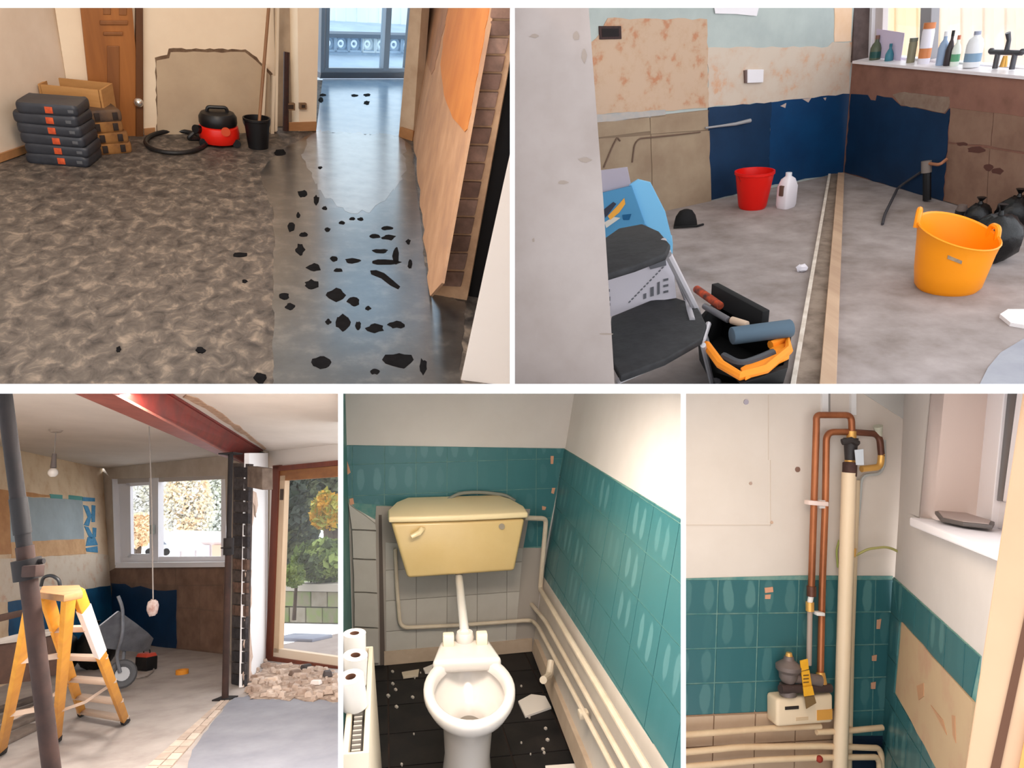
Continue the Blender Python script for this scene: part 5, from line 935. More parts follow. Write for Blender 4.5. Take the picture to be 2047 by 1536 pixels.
# tiles: teal band and grey-white field on the back wall, teal on the right wall
flat('tile_bed', [(688, 890), (1129, 897), (1110, 1000), (1090, 1100), (1045, 1098), (1045, 1035), (760, 1045), (690, 1005)], J4, m_grt, proud=.003, parent=wj4)
tiles(wj4, [(690, 891), (1127, 897), (1112, 985), (1100, 1036), (692, 1004)], J4, m_teal, .01, .262+.004, .172, .172)
tiles(wj4, [(1046, 1036), (1100, 1036), (1088, 1096), (1046, 1096)], J4, m_teal, .03, .1, .17, .172)
flat('tile_bed', [(697, 1004), (716, 1022), (750, 1046), (752, 1012), (1060, 1018), (1046, 1096), (1088, 1096), (1066, 1302), (708, 1336)], J4, m_gj, proud=.0065, parent=wj4)
tiles(wj4, [(770, 1014), (1050, 1020), (1044, 1096), (1090, 1098), (1068, 1280), (772, 1306)], J4, m_gt, .012, .02, .172, .172, proud=.012)
for q in (((697, 1008), (712, 1020), (750, 1048), (752, 1060), (704, 1058)), ((704, 1061), (752, 1063), (752, 1118), (706, 1116)), ((706, 1119), (752, 1121), (754, 1185), (708, 1183)), ((708, 1186), (754, 1188), (756, 1255), (709, 1253)), ((709, 1256), (756, 1258), (757, 1325), (709, 1330))): patch(wj4, 'boxing_tile', ragged(q, .8, 22, q[0][1]), J4, m_gt, proud=.03)
patch(wj4, 'gap_shade_strip', [(757, 1030), (763, 1030), (770, 1330), (760, 1332)], J4, mat('dirty_gap_shade', (92, 80, 72)), proud=.010)  # dark strip painted for the shade in the dirty gap
patch(wj4, 'skirting', [(768, 1331), (1064, 1303), (1064, 1278), (768, 1304)], J4, mat('beige_skirting', (188, 166, 144), (170, 148, 126), scale=5), proud=.02)
for q in (((686, 920), (694, 922), (701, 945), (694, 950)), ((1101, 912), (1107, 912), (1106, 928), (1101, 928)), ((1104, 976), (1110, 976), (1107, 988), (1102, 986)), ((1084, 1012), (1092, 1014), (1090, 1020), (1084, 1020)), ((698, 998), (706, 996), (708, 1008), (700, 1010))): patch(wj4, 'chip', q, J4, mat('terracotta_chip', (206, 150, 118)), proud=.009)
flat('tile_bed', [(1129, 898), (1364, 1040), (1364, 1570), (1337, 1537), (1086, 1152), (1110, 1000)], T4, m_grt, proud=.003, parent=wt4)
tiles(wt4, [(1129, 899), (1364, 1040), (1364, 1560), (1352, 1560), (1337, 1537), (1086, 1152), (1112, 985)], T4, m_teal, .03, .0, .25, .172)
flat('lower_panel', [(1086, 1153), (1337, 1538), (1354, 1562), (1165, 1562), (1148, 1524), (1064, 1302)], T4, mat('grey_white_lower_wall', (198, 188, 176), (184, 172, 160), scale=3, rough=.6), proud=.008, parent=wt4)
flat('skirting', [(1064, 1303), (1148, 1525), (1162, 1562), (1185, 1562), (1165, 1510), (1068, 1278)], T4, mat('beige_skirting', 0), proud=.03, parent=wt4)
# floor tiles
tiles(floor4, [(708, 1336), (1062, 1303), (1150, 1530), (1180, 1610), (690, 1610)], H4, m_blf, .02, .03, .26, .26, gap=.008, proud=.004)
rnd = random.Random(4)
for i in range(46):
    x = rnd.uniform(770, 1110); y = rnd.uniform(1332, 1530)
    if 850 < x < 1040 and y > 1280: continue
    if x > 1055+(y-1302)*.36: continue
    s = rnd.uniform(1.2, 4); patch(floor4, 'plaster_crumb', [(x-s, y), (x, y-s*.6), (x+s, y+s*.2), (x+s*.2, y+s*.7)], H4, mat('pale_crumb', (196, 184, 172)), proud=.012)
for q, lb, c in ((((1036, 1402), (1062, 1388), (1090, 1392), (1102, 1414), (1050, 1432)), 'broken white tile on the black floor right of the toilet', (226, 216, 206)), (((803, 1344), (838, 1338), (836, 1350), (806, 1354)), 'small beige tile scrap on the floor behind the toilet', (196, 180, 158)), (((846, 1336), (866, 1328), (862, 1344), (850, 1344)), 'white scrap against the toilet bowl at the back', (224, 214, 204)), (((1090, 1531), (1160, 1526), (1168, 1545), (1092, 1545)), 'white card with red edge at the bottom of the toilet floor', (226, 216, 208))):
    o = flat('tile_scrap', q, H4, mat('scrap_%d' % c[1], c), proud=.016, thick=.010); tag(o, lb, 'scrap')
# cistern
Jf = J4.off(.26); ct = thing('toilet_cistern', 'cream low-level cistern with chipped lid on the back wall', 'cistern', r4)
m_cis = mat('cream_ceramic', (226, 196, 138), (216, 184, 124), scale=2, rough=.25, spec=.5); m_lid = mat('lit_cream_ceramic', (244, 220, 172), rough=.3, spec=.5)  # lid cream is a paler copy, light from above painted in
fr_ = [Jf.hit(*p) for p in ((782, 1047), (1050, 1038), (1029, 1142), (815, 1157))]
Jb = J4.off(.02); dpt = J4.n*.24
bk = [fr_[0]-dpt+J4.u*0, fr_[1]-dpt, fr_[2]-dpt, fr_[3]-dpt]
MB().loft([[fr_[3], fr_[2], bk[2], bk[3]], [fr_[0], fr_[1], bk[1], bk[0]]]).obj('tank', m_cis, ct, bev=.018, seg=4, smooth=60)
l0 = [Jf.hit(777, 1046, .012), Jf.hit(1056, 1036, .012)]; zl = .03
rim4 = [l0[0], l0[0]+(l0[1]-l0[0])*.25+J4.n*.012, l0[0]+(l0[1]-l0[0])*.5+J4.n*.016, l0[0]+(l0[1]-l0[0])*.75+J4.n*.012, l0[1], l0[1]-J4.n*.10, l0[1]-J4.n*.2+(l0[0]-l0[1])*.07, l0[1]-J4.n*.25+(l0[0]-l0[1])*.16, l0[0]-J4.n*.25+(l0[1]-l0[0])*.16, l0[0]-J4.n*.2+(l0[1]-l0[0])*.07, l0[0]-J4.n*.10]
MB().loft([rim4, [p+Vector((0, 0, zl+(.05 if i in (7, 8) else .035 if i in (6, 9) else .014 if i in (5, 10) else 0))) for i, p in enumerate(rim4)]]).obj('lid', m_lid, ct, bev=.010, seg=3, smooth=60)
lv = Jf.hit(842, 1060, .03)
MB().tube([Jf.hit(846, 1058, .0), lv, Jf.hit(838, 1066, .045), Jf.hit(822, 1074, .05)], [.012, .016, .015, .012], 10).obj('flush_lever', m_lid, ct)
MB().cyl(Jf.hit(1003, 1053), Jf.hit(1003, 1053, .006), .016, n=20).obj('maker_badge', mat('grey_badge', (150, 138, 120)), ct)
o = MB().tube(fil([J4.hit(890, 1002, .05), J4.hit(918, 986, .03), J4.hit(960, 984, .03), J4.hit(1010, 990, .03), J4.hit(1030, 1002, .05)], .05), .010, 8).obj('cable', mat('grey_green_cable', (128, 128, 116)), room=r4); tag(o, 'loose grey cable arching over the cistern lid', 'cable')
# flush pipe, toilet pan
m_cer = mat('white_ceramic', (202, 194, 187), rough=.18, spec=.55); m_wpl = mat('white_plastic_pipe', (226, 220, 214), rough=.4)
pan_w = r4.fl(1035, 1372, .44)-r4.fl(858, 1372, .44); W_ = pan_w.length/2
zf, zr = .44, .52
pf = r4.fl(947, 1455, zf); pk = r4.fl(931, 1302, zr)
t0 = (pf+pk)/2; t0.z = 0; ydir = (pk-pf); ydir.z = 0; Lh = ydir.length/2; rz_ = math.atan2(-ydir.x, ydir.y)
pan = thing('toilet_pan', 'white ceramic toilet pan without a seat', 'toilet', r4, t0, rz_)
n = 40
def egg(a, b, z0, yc=0, tl=1, pw=1.0):
    out = []
    for i in range(n):
        q = 2*PI*i/n; x = a*math.cos(q); y = b*math.sin(q)
        if y > 0: x *= 1-.16*(y/b)**2
        out.append(Vector((x, yc+y, z0+tl*(zr-zf)*(y+yc)/(2*Lh))))
    return out
zm = (zf+zr)/2
MB().loft([egg(.105, .20, 0, .12, 0), egg(.10, .19, .04, .12, 0), egg(.088, .15, .16, .10, .1), egg(.095, .15, zm-.2, .08, .5), egg(W_*.66, Lh*.66, zm-.12, .04, 1), egg(W_*.90, Lh*.92, zm-.05), egg(W_, Lh, zm-.02), egg(W_, Lh, zm-.004), egg(W_*.97, Lh*.98, zm+.004), egg(W_*.84, Lh*.86, zm+.004), egg(W_*.78, Lh*.80, zm-.004), egg(W_*.76, Lh*.78, zm-.03), egg(W_*.83, Lh*.84, zm-.036), egg(W_*.80, Lh*.80, zm-.06), egg(W_*.62, Lh*.64, zm-.095, .01), egg(W_*.42, Lh*.42, zm-.115, .0), egg(W_*.34, Lh*.30, zm-.135, .0), egg(W_*.30, Lh*.26, zm-.19, .0)], True, True).obj('bowl', m_cer, pan, smooth=70)
MB().loft([egg(W_*.32, Lh*.29, zm-.162, .0), egg(W_*.32, Lh*.29, zm-.158, .0)]).obj('water', mat('dull_water', (112, 104, 96), rough=.05, spec=.6), pan)
zb4 = zm+(zr-zf)*.55
MB().loft([[Vector((s*W_*.80, Lh*.55, z)), Vector((s*W_*.58, Lh*1.35, z+.01)), Vector((-s*W_*.58, Lh*1.35, z+.01)), Vector((-s*W_*.80, Lh*.55, z))] for s, z in ((1, zb4-.05), (1, zb4+.003))]).obj('rear_shelf', m_cer, pan, bev=.015, seg=3)
for x in (-.40, .40): MB().box((x*W_, Lh*1.18, zb4+.03), (.046, .046, .05)).obj('hinge_block', mat('cream_plastic', (230, 214, 188), rough=.4), pan, bev=.006)
MB().lathe([(.034, Lh*0), (.04, .03), (.033, .05)], c=(0, Lh*1.3, zb4), n=18).obj('pipe_collar', m_cer, pan)
fp0 = Jf.hit(917, 1150, -.08); fp1 = pan.matrix_world.inverted() @ Vector((0, 0, 0))
sp = r4.Wi @ (pan.matrix_world @ Vector((0, Lh*1.3, zb4+.04)))
o = MB().tube(fil([fp0, Vector((sp.x+(fp0.x-sp.x)*.3, sp.y+(fp0.y-sp.y)*.3, sp.z+(fp0.z-sp.z)*.3)), sp], .1), .020, 14).obj('flush_pipe', m_wpl, room=r4); tag(o, 'white flush pipe from cistern down to the pan', 'pipe')
# pipework
m_pp = mat('cream_painted_pipe', (212, 196, 174), (198, 180, 156), scale=8, rough=.4)
def pipe(pts, pl, r_, lb, off=.035, m=m_pp, room=r4, rad=.05, name='water_pipe'):
    o = MB().tube(fil([p if isinstance(p, Vector) else pl.hit(p[0], p[1], off) for p in pts], rad), r_, 10).obj(name, m, room=room); return tag(o, lb, 'pipe')
pipe([(790, 1098), (794, 1180), (800, 1256), (930, 1250), (1062, 1240), T4.hit(1075, 1252, .04), T4.hit(1228, 1540, .04), T4.hit(1238, 1560, .04)], J4, .011, 'cream pipe running under the cistern and lowest along the right wall', .04)
pipe([T4.hit(1062, 1208, .05), T4.hit(1090, 1242, .04), T4.hit(1256, 1540, .04), T4.hit(1266, 1558, .04)], T4, .011, 'middle cream pipe along the right toilet wall')
pipe([Jf.hit(1048, 1036, -.12), J4.hit(1092, 1037, .10), J4.hit(1080, 1178, .06), T4.hit(1090, 1195, .04), T4.hit(1295, 1540, .05), T4.hit(1306, 1558, .05)], T4, .014, 'thick cream pipe from the cistern down and along the right wall', rad=.03)
pipe([T4.hit(1102, 1322, .05), T4.hit(1098, 1352, .06), T4.hit(1086, 1360, .12)], T4, .018, 'short elbow pipe low on the right toilet wall', rad=.03)
for pts, lb in (((1166, 1428), 'pipe clip on the lowest cream pipe'),): 
    o = MB().box((0, 0, 0), (.04, .04, .03)).obj('pipe_clip', m_pp, room=r4, bev=.005); o.matrix_world = r4.W @ Matrix.Translation(T4.hit(*pts, .04)); tag(o, 'cream clip joint on the lowest pipe of the right wall', 'pipe fitting')
# radiator
rt = thing('radiator', 'white panel radiator with top grille at the lower left', 'radiator', r4)
zrd = .62
R0 = r4.fl(746, 1293, zrd); R1 = r4.fl(738, 1502, zrd); Lq = r4.fl(706, 1293, zrd); rdw = Vector((R0.x-Lq.x, 0, 0))
R0l = R0-rdw; R1l = R1-rdw
m_rad = mat('cream_white_enamel', (204, 192, 172), rough=.35)
def vbox(a, b, z0, z1, th): return MB().slab([Vector((a.x, a.y, z0)), Vector((b.x, b.y, z0)), Vector((b.x, b.y, z1)), Vector((a.x, a.y, z1))], Vector((-th, 0, 0)))
MB().slab([Vector((R0.x+.035, R0.y, .1)), Vector((R1.x+.035, R1.y, .1)), Vector((R1.x, R1.y, zrd)), Vector((R0.x, R0.y, zrd))], Vector((-.018, 0, 0))).obj('front_panel', m_rad, rt, bev=.005); vbox(R0l+Vector((.018, 0, 0)), R1l+Vector((.018, 0, 0)), .12, zrd, .018).obj('back_panel', m_rad, rt, bev=.005)
for a in (R0, R1): MB().box(a+Vector((-rdw.x/2, 0, -.25)), (rdw.x, .012, .5)).obj('end_panel', m_rad, rt, bev=.004)
for i in range(26):
    c = R0+(R1-R0)*((i+1)/27); MB().box(Vector((c.x-rdw.x/2, c.y, zrd-.012)), (rdw.x-.05, .008, .008)).obj('grille_bar', mat('grey_grille', (172, 164, 156), rough=.4), rt)
MB().box(Vector((R0.x-rdw.x/2, (R0.y+R1.y)/2, zrd-.05)), (rdw.x-.04, abs(R1.y-R0.y)-.03, .01)).obj('fin_core', mat('dark_fin', (104, 100, 98)), rt)
# toilet rolls on the radiator
m_tp = mat('white_tissue', (212, 208, 204), rough=.9); m_core = mat('brown_card_core', (112, 78, 62), rough=.9)
for x, y, hh, tx, lb in ((709, 1322, .105, (.10, .0), 'toilet roll standing furthest back on the radiator'), (708, 1368, .105, (.25, -.1), 'toilet roll squeezed between two others on the radiator'), (710, 1412, .105, (.35, .25), 'nearest toilet roll leaning on the radiator')):
    b = r4.fl(x, y, zrd+.002); t = thing('toilet_roll', lb, 'toilet roll', r4, b); t.matrix_world = t.matrix_world @ Matrix.Rotation(tx[0]*.4, 4, 'X') @ Matrix.Rotation(-tx[1]*.5, 4, 'Y')
    MB().lathe([(.017, 0), (.040, 0), (.040, hh), (.017, hh), (.017, 0)], n=28, cap0=False, cap1=False).obj('paper', m_tp, t, smooth=40); MB().lathe([(.0172, .001), (.0172, hh-.001), (.016, hh-.001), (.016, .001)], n=20, cap0=False).obj('core', m_core, t); MB().cyl((0, 0, hh*.6), (0, 0, hh*.6+.001), .016).obj('core_shade_disc', m_core, t)  # disc inside the core stands in for the shade down the hole

# ================================================================== ROOM 5: corner with gas pipes and window
cb5 = r5.at(1785, 1153, 2.75); G5 = Plane(r5, cb5, (0, -1, 0)); ct5 = G5.hit(1806, 800)
N5 = pl3(r5, cb5, cb5-Vector((.482, .876, 0)), ct5)
H5 = hor(r5, 0)
m_w5 = mat('creamy_white_wall', (216, 203, 190), (206, 192, 178), scale=1.6, rough=.8); m_wn5 = mat('cool_white_wall', (206, 196, 188), (196, 186, 178), scale=2, rough=.8)
be = Vector((cb5.x, cb5.y, 0)) + (cb5-ct5)*(cb5.z/(ct5.z-cb5.z)); be = cb5+(cb5-ct5)*(cb5.z/(ct5.z-cb5.z))
nd = Vector((.482, .876, 0))
wg = sheet('wall_back', cell(r5, [Vector((be.x-2.5, be.y, 0)), be+Vector((.05, 0, 0)), ct5+(ct5-be)*.1+Vector((.05, 0, 0)), ct5+(ct5-be)*.1+Vector((-2.5, 0, 0))], **BIG5), G5, m_w5, .05, 'white wall over teal tiles behind the copper pipes', 'wall')
E_ = lambda x, y: N5.hit(x, y)
def np_(pts, m, nm, lb): return sheet(nm, [N5.hit(*p) for p in pts], N5, m, .04, lb, 'wall')
wn1 = np_([(1808, 778), (1862, 778), (1838, 1040), (1797, 1022)], m_wn5, 'wall_strip', 'white wall strip between the corner and the side window')
wn2 = np_([(1797, 1020), (1838, 1034), (2000, 1110), (2060, 1140), (2060, 1900), (1742, 1900)], m_wn5, 'wall_right', 'wall under the side window with a bare beige panel')
fl5 = [be+Vector((-2.5, 0, 0)), be, be-nd*1.6, be-nd*1.6+Vector((-2.5, 0, 0))]
sheet('floor', cell(r5, fl5, **BIG5), H5, m_blf, .01, 'dark floor below the pipes in the corner room', 'floor')
# teal tiles
flat('tile_bed', [(1368, 1157), (1600, 1151), (1785, 1152), (1764, 1545), (1690, 1545), (1690, 1424), (1560, 1416), (1368, 1430)], G5, m_grt, proud=.003, parent=wg)
m_teal5 = teal('warm_teal_tile', (52, 100, 103), (100, 142, 138))
u0 = (G5.hit(1433, 1200)-G5.p).dot(G5.u); v0_ = (G5.hit(1500, 1226)-G5.p).dot(G5.v)
tw5 = abs((G5.hit(1514, 1226)-G5.hit(1432, 1226)).dot(G5.u)); th5 = abs((G5.hit(1500, 1294)-G5.hit(1500, 1226)).dot(G5.v))
tiles(wg, [(1368, 1158), (1690, 1152), (1690, 1414), (1368, 1429)], G5, m_teal5, u0, v0_, tw5, th5, gap=.006)
tiles(wg, [(1690, 1153), (1784, 1154), (1766, 1500), (1690, 1500)], G5, m_teal5, u0, v0_, tw5, th5, gap=.006, seed=5)
flat('navy_lower', [(1690, 1472), (1768, 1472), (1762, 1600), (1690, 1600)], G5, mat('navy_lower_paint', (22, 42, 62), (16, 32, 50), scale=6), proud=.008, parent=wg)
flat('tile_bed', [(1368, 1431), (1690, 1416), (1690, 1600), (1368, 1600)], G5, mat('tan_joint', (158, 126, 100)), proud=.004, parent=wg)
tiles(wg, [(1368, 1432), (1690, 1418), (1690, 1600), (1368, 1600)], G5, mat('dull_cream_tile', (198, 170, 142), (182, 152, 124), scale=3, rough=.45), u0, v0_+.6*th5, tw5, th5*1.1, gap=.005, proud=.01)
flat('tile_bed', [(1786, 1154), (1960, 1312), (1930, 1640), (1746, 1640)], N5, m_grt, proud=.003, parent=wn2)
tiles(wn2, [(1787, 1156), (1962, 1314), (1944, 1402), (1802, 1246)], N5, m_teal5, .02, .03, tw5, th5*1.3, gap=.005)
tiles(wn2, [(1786, 1158), (1801, 1246), (1790, 1388), (1764, 1545)], N5, m_teal5, .02, .03, tw5, th5*1.3, gap=.005)
tiles(wn2, [(1766, 1500), (1790, 1386), (1890, 1556), (1880, 1640), (1748, 1640)], N5, m_teal5, .02, .03, tw5, th5*1.3, gap=.005, seed=9)
flat('bare_panel', ragged([(1802, 1244), (1944, 1404), (1926, 1600), (1906, 1600), (1790, 1386)], 1, 30, 3), N5, mat('beige_bare_plaster', (186, 157, 121), (180, 142, 112), c3=(184, 154, 119), scale=5, rough=.9), proud=.010, parent=wn2)
for q in (((1832, 1372), (1846, 1366), (1846, 1392), (1836, 1400)), ((1860, 1410), (1884, 1440), (1892, 1470), (1876, 1440)), ((1902, 1430), (1908, 1432), (1910, 1486), (1904, 1470))): flat('plaster_scar', q, N5, mat('brown_scar', (180, 134, 98)), proud=.012, parent=wn2)
for q in (((1529, 1176), (1545, 1174), (1546, 1184), (1530, 1186)), ((1530, 1190), (1541, 1189), (1540, 1198), (1530, 1198)), ((1754, 1240), (1762, 1238), (1759, 1258), (1753, 1258)), ((1744, 1312), (1753, 1310), (1752, 1322), (1744, 1322)), ((1742, 1366), (1751, 1364), (1750, 1378), (1742, 1378))): flat('chip', q, G5, mat('terracotta_chip', 0), proud=.009, parent=wg)
for cx, cy, s, c in ((1492, 804, 5, (170, 160, 168)), (1595, 939, 5, (128, 96, 82)), (1501, 967, 3, (176, 150, 134)), (1543, 1045, 3, (196, 164, 140))): flat('screw_hole', [(cx+s*math.cos(a), cy+s*1.1*math.sin(a)) for a in [2*PI*i/10 for i in range(10)]], G5, mat('hole_%d' % cx, c), proud=.003, parent=wg)
for x0, x1, y1 in ((1644, 1656, 824), (1702, 1712, 830)):
    flat('trunking', [(x0, 784), (x1, 784), (x1, y1), (x0, y1)], G5, mat('white_trunking', (228, 224, 220), rough=.5), proud=.012, parent=wg)
flat('soffit_edge', [(1722, 784), (1842, 784), (1818, 832), (1806, 838)], G5, mat('grey_soffit', (196, 190, 182)), proud=.004, parent=wg)
for q in (((1540, 920), (1541, 920), (1541, 1052), (1540, 1052)), ((1371, 1050), (1541, 1050), (1541, 1051), (1371, 1051)), ((1536, 790), (1537, 790), (1537, 920), (1536, 920))): flat('panel_joint', q, G5, mat('faint_joint', (206, 190, 174)), proud=.002, parent=wg)
flat('wall_joint', [(1656, 784), (1660, 784), (1660, 824), (1656, 824)], G5, mat('grey_joint_line', (150, 144, 138)), proud=.003, parent=wg)
# window in the right wall
win5 = struct(MB().slab([N5.hit(*p, .05) for p in ((1818, 1034), (1990, 1104), (1990, 1122), (1818, 1052))], -N5.n*.30).obj('window_3', mat('white_window_board', (230, 222, 222), rough=.4), room=r5, smooth=0, bev=.006), 'white side window with deep sill and dark glass', 'window')
m_w5f = mat('white_frame_pvc', (234, 224, 222), rough=.35); Nw = N5.off(-.2)
def w5(pts, nm, m, o=0, th=.04): return MB().slab([Nw.hit(*p, o) for p in pts], -N5.n*th).obj(nm, m, win5, smooth=0, bev=.003)
a_, b_2 = N5.hit(1862, 778), N5.hit(1838, 1040); MB().slab([a_, b_2, b_2-N5.n*.24, a_-N5.n*.24], (N5.hit(1850, 900)-N5.hit(1853, 900))).obj('reveal', mat('shaded_reveal', (206, 184, 172), rough=.8), win5, smooth=0)  # reveal coloured darker for the shade on it
w5(((1926, 776), (1950, 776), (1922, 1050), (1896, 1040)), 'frame_post', m_w5f, .03, .06); w5(((1950, 776), (1974, 776), (1946, 1060), (1922, 1050)), 'sash_stile', mat('pinkish_stile', (222, 206, 206), rough=.4), .02); w5(((1974, 776), (2008, 776), (1978, 1074), (1946, 1060)), 'sash_stile', m_w5f, .03)
w5(((1975, 1000), (2060, 1002), (2060, 1080), (1946, 1040)), 'bottom_rail', m_w5f, .01); w5(((2004, 776), (2034, 776), (2004, 1003), (1976, 1000)), 'pane', mat('dark_grey_glass', (84, 80, 78), (98, 92, 90), scale=3, rough=.15), .02, .02); w5(((2034, 776), (2060, 776), (2060, 1004), (2004, 1003)), 'sash_stile', m_w5f, .03); w5(((1880, 1030), (2060, 1080), (2060, 1110), (1870, 1060)), 'frame_base', m_w5f, .0)  # opaque pane coloured dark for the darkness outside
w5(((1850, 770), (2080, 770), (2080, 1110), (1850, 1060)), 'back_panel', m_w5f, -.03, .01)
sp5 = Plane(r5, N5.hit(1818, 1034, .05), Vector((0, 0, 1)))
t = thing('tablet_box', 'flat dark grey tray lying on the white window sill', 'tray', r5)
sl = [sp5.hit(*p) for p in ((1866, 1030), (1920, 1034), (1988, 1056), (1984, 1064), (1925, 1058), (1880, 1048))]
MB().slab([p+Vector((0, 0, .008)) for p in sl], (0, 0, .012)).obj('tray_base', mat('dark_grey_tray', (92, 84, 80), rough=.5), t, bev=.002); MB().slab([p+(sum(sl, Vector())/6-p)*.12+Vector((0, 0, .020)) for p in sl], (0, 0, .003)).obj('tray_top', mat('taupe_tray_top', (170, 150, 142), rough=.5), t)
# door frame at the right edge
D5 = Plane(r5, r5.at(2000, 1200, 1.475), r5.c-r5.at(2000, 1200, 1.475))
df5 = struct(MB().slab([D5.hit(*p) for p in ((2046, 778), (2120, 778), (2120, 1600), (1921, 1600), (1986, 1172))], -D5.n*.04).obj('door_5', mat('peach_gloss_frame', (196, 158, 124), (188, 150, 116), scale=2, rough=.4), room=r5, smooth=0, bev=.004), 'peach painted door frame at the right edge of the pipe room', 'door')
MB().slab([D5.hit(*p, .004) for p in ((2047, 1236), (2064, 1170), (2074, 1170), (2052, 1290), (1998, 1545), (1978, 1545))], -D5.n*.01).obj('frame_gap', mat('dark_brown_gap', (92, 58, 38)), df5, smooth=0); MB().slab([D5.hit(*p, .012) for p in ((2052, 1460), (2064, 1420), (2064, 1560), (2032, 1560))], -D5.n*.012).obj('door_edge', wood('golden_door_edge', (214, 156, 82), (196, 136, 66)), df5, smooth=0)
# copper pipes
m_cop = mat('copper_pipe', (178, 110, 70), (140, 82, 52), scale=10, rough=.35, metal=.55, stretch=(1, 1, .3)); m_cop2 = mat('dark_copper', (120, 74, 54), (92, 58, 46), scale=10, rough=.4, metal=.4); m_brs = mat('brass_fitting', (222, 170, 92), metal=.5, rough=.35)
def g(x, y, o=.05): return G5.hit(x, y, o)
def ppg(pts, r_, m, lb, o=.05, rad=.035, nm='copper_pipe', cat='pipe'):
    ob = MB().tube(fil([g(*p, o) if len(p) == 2 else g(*p) for p in pts], rad, 7), r_, 14).obj(nm, m, room=r5); return tag(ob, lb, cat)
ppg([(1622, 1172), (1626, 1040), (1632, 850), (1632, 830), (1702, 830), (1703, 862)], .0125, m_cop, 'copper pipe on the left rising and bending over the second one')
ppg([(1640, 1345), (1644, 1160), (1650, 1000), (1652, 864), (1700, 864)], .0125, m_cop, 'copper pipe on the right of the pair running down to the gas valve', .045)
ppg([(1622, 1172), (1622, 1192)], .017, m_cop2, 'dark copper joint on the left pipe at the tile line', nm='pipe_joint'); ppg([(1619, 1204), (1619, 1222)], .015, m_brs, 'brass coupling on the left pipe above the tiles', nm='pipe_joint')
ppg([(1622, 1188), (1619, 1205)], .010, m_wpl, 'white sleeve between the two joints of the left pipe', nm='pipe_sleeve'); ppg([(1619, 1220), (1617, 1330)], .0095, mat('grey_painted_pipe', (168, 148, 134), rough=.5), 'grey pipe below the brass coupling')
ppg([(1700, 864), (1758, 868), (1762, 912)], .0125, m_cop2, 'dark copper elbow right of the black valve'); ppg([(1762, 908), (1760, 934), (1722, 938)], .0125, m_brs, 'brass elbow under the dark copper bend', rad=.03)
t = thing('pipe_bracket', 'white double pipe clip holding both copper pipes', 'pipe clip', r5)
MB().slab([g(x, y, .075) for x, y in ((1617, 1001), (1657, 1004), (1657, 1013), (1617, 1010))], -G5.n*.03).obj('bar', mat('pinkish_white_clip', (228, 204, 192)), t, bev=.003)
MB().box(g(1637, 1007, .03), (.03, .05, .03)).obj('foot', m_wpl, t)
ob = MB().slab([g(x, y, .07) for x, y in ((1634, 1225), (1650, 1226), (1650, 1233), (1634, 1232))], -G5.n*.03).obj('pipe_bracket', m_wpl, room=r5, bev=.003); tag(ob, 'small white single clip on the right copper pipe', 'pipe clip')
# big cream waste pipe with valve on top
t = thing('soil_pipe', 'large cream vertical pipe beside the copper pair', 'pipe', r5)
MB().tube([g(1697, 945, .06), g(1688, 1250, .06), g(1677, 1600, .06)], .026, 20).obj('barrel', mat('cream_pvc', (232, 206, 172), rough=.35), t); MB().tube([g(1712, 960, .03), g(1700, 1300, .03), g(1694, 1600, .03)], .014, 10).obj('side_pipe', mat('shaded_cream_pvc', (206, 182, 148), rough=.4), t)  # side pipe in a darker copy of the cream, shade painted in
t = thing('stop_valve', 'black stop valve at the top of the cream pipe', 'valve', r5)
MB().tube([g(1702, 862, .05), g(1702, 876, .05)], .018, 12).obj('brass_union', m_brs, t); MB().tube([g(1701, 876), g(1700, 920)], [.027, .020], 16).obj('valve_body', mat('black_valve', (52, 46, 44), rough=.5), t)
MB().tube([g(1683, 884, .08), g(1702, 880, .09), g(1714, 886, .08)], .012, 8).obj('lever', mat('black_valve', 0), t); MB().tube([g(1699, 920), g(1699, 925)], .019, 14).obj('gold_ring', m_brs, t); MB().tube([g(1699, 925, .055), g(1698, 953, .06)], .026, 16).obj('rusty_nut', mat('rusty_nut_iron', (84, 54, 46), (62, 42, 38), scale=30, rough=.7), t, bev=.003)
ob = MB().slab([g(x, y, .09) for x, y in ((1709, 900), (1726, 898), (1727, 930), (1712, 930))], -G5.n*.003).obj('paper_tag', mat('pale_blue_tag', (208, 212, 216)), room=r5); tag(ob, 'pale blue tag hanging from the black valve', 'tag')
ob = MB().cyl(g(1757, 872, .05), g(1755, 852, .06), .012, .018, n=12).obj('vent_cap', mat('grey_green_cap2', (180, 176, 156)), room=r5); tag(ob, 'small grey cap on the dark copper bend', 'pipe fitting')
m_gw = mat('grey_wire', 0)
ob = MB().tube(fil([g(*p, .02) for p in ((1768, 880), (1768, 930), (1758, 948), (1722, 950), (1719, 1000), (1710, 1090), (1708, 1110))], .04), .006, 7).obj('grey_flex', mat('grey_flex', (176, 176, 170), rough=.5), room=r5); tag(ob, 'thin grey cable looping down from the dark elbow', 'cable')
ob = MB().cyl(g(1703, 1096, .06), g(1702, 1112, .06), .016, n=12).obj('earth_clamp', m_brs, room=r5); tag(ob, 'brass earth clamp on the side of the cream pipe', 'clamp')
ob = MB().tube(fil([g(*p, .04) for p in ((1704, 1114), (1716, 1108), (1735, 1098), (1770, 1094), (1786, 1098), (1800, 1106))], .04), .005, 7).obj('earth_wire', mat('green_yellow_wire', (172, 166, 104)), room=r5); tag(ob, 'green and yellow earth wire curving to the corner', 'wire')
ob = MB().tube(fil([g(*p, .03) for p in ((1675, 1135), (1672, 1100), (1678, 1080))], .03), .004, 6).obj('earth_wire', mat('green_wire', (140, 146, 78)), room=r5); tag(ob, 'short green wire left of the cream pipe', 'wire')
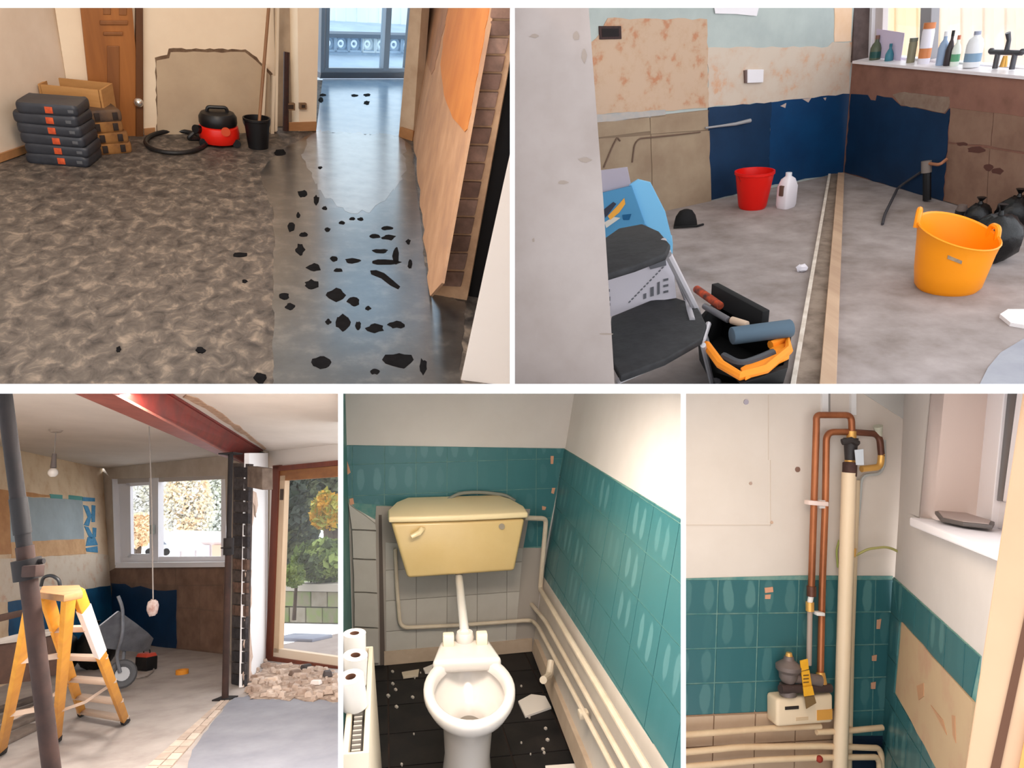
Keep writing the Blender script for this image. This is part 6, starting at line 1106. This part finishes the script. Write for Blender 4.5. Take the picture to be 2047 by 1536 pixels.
# regulator, tag, meter box
t = thing('gas_regulator', 'grey round gas regulator above the meter box', 'regulator', r5)
m_reg = mat('grey_cast_metal', (128, 112, 104), (108, 94, 88), scale=10, rough=.5, metal=.3); rc = g(1576, 1345, .06); mp5 = .00195
MB().lathe([(.022, -.035), (.032, -.02), (.034, .0), (.045, .012), (.046, .026), (.036, .034), (.02, .046), (.016, .06)], c=rc, n=26).obj('body', m_reg, t); MB().cyl(rc+Vector((0, 0, .06)), rc+Vector((0, 0, .072)), .013, .01).obj('cap', m_brs, t)
MB().tube([rc+Vector((.02, 0, -.015)), g(1640, 1362, .07)], .022, 12).obj('outlet', m_reg, t); MB().tube([g(1560, 1378, .08), g(1660, 1376, .07)], .016, 12).obj('manifold', mat('dark_manifold', (66, 50, 46), rough=.6), t); MB().tube([g(1640, 1345, .05), g(1642, 1372, .06)], [.016, .022], 12).obj('brass_union', m_brs, t); MB().tube([g(1575, 1368, .06), g(1575, 1390, .06)], .030, 14).obj('neck', m_reg, t)
m_yt = mat('yellow_warning_tag', (240, 176, 48), (226, 160, 36), scale=20, rough=.6)
t = thing('warning_tag', 'yellow folded warning tag hanging over the meter box', 'tag', r5)
for i, (q, z) in enumerate(((((1600, 1322), (1615, 1318), (1617, 1338), (1602, 1342)), .095), (((1602, 1343), (1618, 1340), (1623, 1372), (1606, 1374)), .09), (((1606, 1375), (1624, 1372), (1628, 1390), (1608, 1393)), .10))): MB().slab([g(x, y, z) for x, y in q], -G5.n*.004).obj('leaf', m_yt, t, smooth=0)
for y in (1350, 1357, 1364): MB().slab([g(x, yy, .0915) for x, yy in ((1606, y), (1617, y-1), (1617, y+1.5), (1606, y+2.5))], -G5.n*.001).obj('print_line', mat('dark_print', (120, 84, 30)), t, smooth=0)
MB().slab([g(x, y, .098) for x, y in ((1609, 1394), (1628, 1392), (1632, 1406), (1612, 1418))], -G5.n*.003).obj('dark_end', mat('brown_tag_end', (120, 92, 56)), t, smooth=0)
t = thing('meter_box', 'cream meter box under the grey regulator', 'meter', r5)
fm = [g(x, y, .075) for x, y in ((1553, 1398), (1666, 1388), (1666, 1446), (1553, 1455))]
MB().slab(fm, -G5.n*.07).obj('case', mat('cream_meter_case', (230, 204, 170), rough=.45), t, bev=.012, seg=3, smooth=50)
MB().slab([g(x, y, .078) for x, y in ((1570, 1414), (1597, 1412), (1597, 1418), (1570, 1420))], -G5.n*.006).obj('dial_slot', mat('black_slot', (44, 34, 30)), t, smooth=0); MB().slab([g(x, y, .078) for x, y in ((1634, 1421), (1664, 1419), (1664, 1439), (1634, 1441))], -G5.n*.006).obj('orange_label', mat('orange_meter_label', (212, 150, 66)), t, smooth=0)
MB().slab([g(x, y, .077) for x, y in ((1592, 1436), (1616, 1434), (1616, 1440), (1592, 1442))], -G5.n*.006).obj('rating_label', mat('tan_rating_label', (206, 176, 140)), t, smooth=0)
# horizontal pipes along the bottom
m_cp5 = mat('cream_painted_copper', (226, 196, 158), (212, 178, 140), scale=8, rough=.4)
for pts, lb in ((((1366, 1470), (1520, 1458), (1640, 1452)), 'top cream pipe running left below the meter box'), (((1632, 1464), (1690, 1462), (1764, 1455)), 'cream pipe below the meter reaching the corner'), (((1366, 1505), (1480, 1494), (1640, 1492), (1756, 1496), (1762, 1508), (1764, 1600)), 'middle cream pipe turning down in the corner'), (((1366, 1534), (1520, 1520), (1640, 1515), (1752, 1514), (1758, 1524), (1758, 1600)), 'lowest cream pipe above the bottom edge')):
    ppg(pts, .011, m_cp5, lb, .05, nm='water_pipe')
ob = MB().ball(g(1638, 1518, .06), .013).obj('drain_cock', mat('red_cock', (150, 50, 36)), room=r5); tag(ob, 'small red drain cock on the lowest cream pipe', 'drain cock')
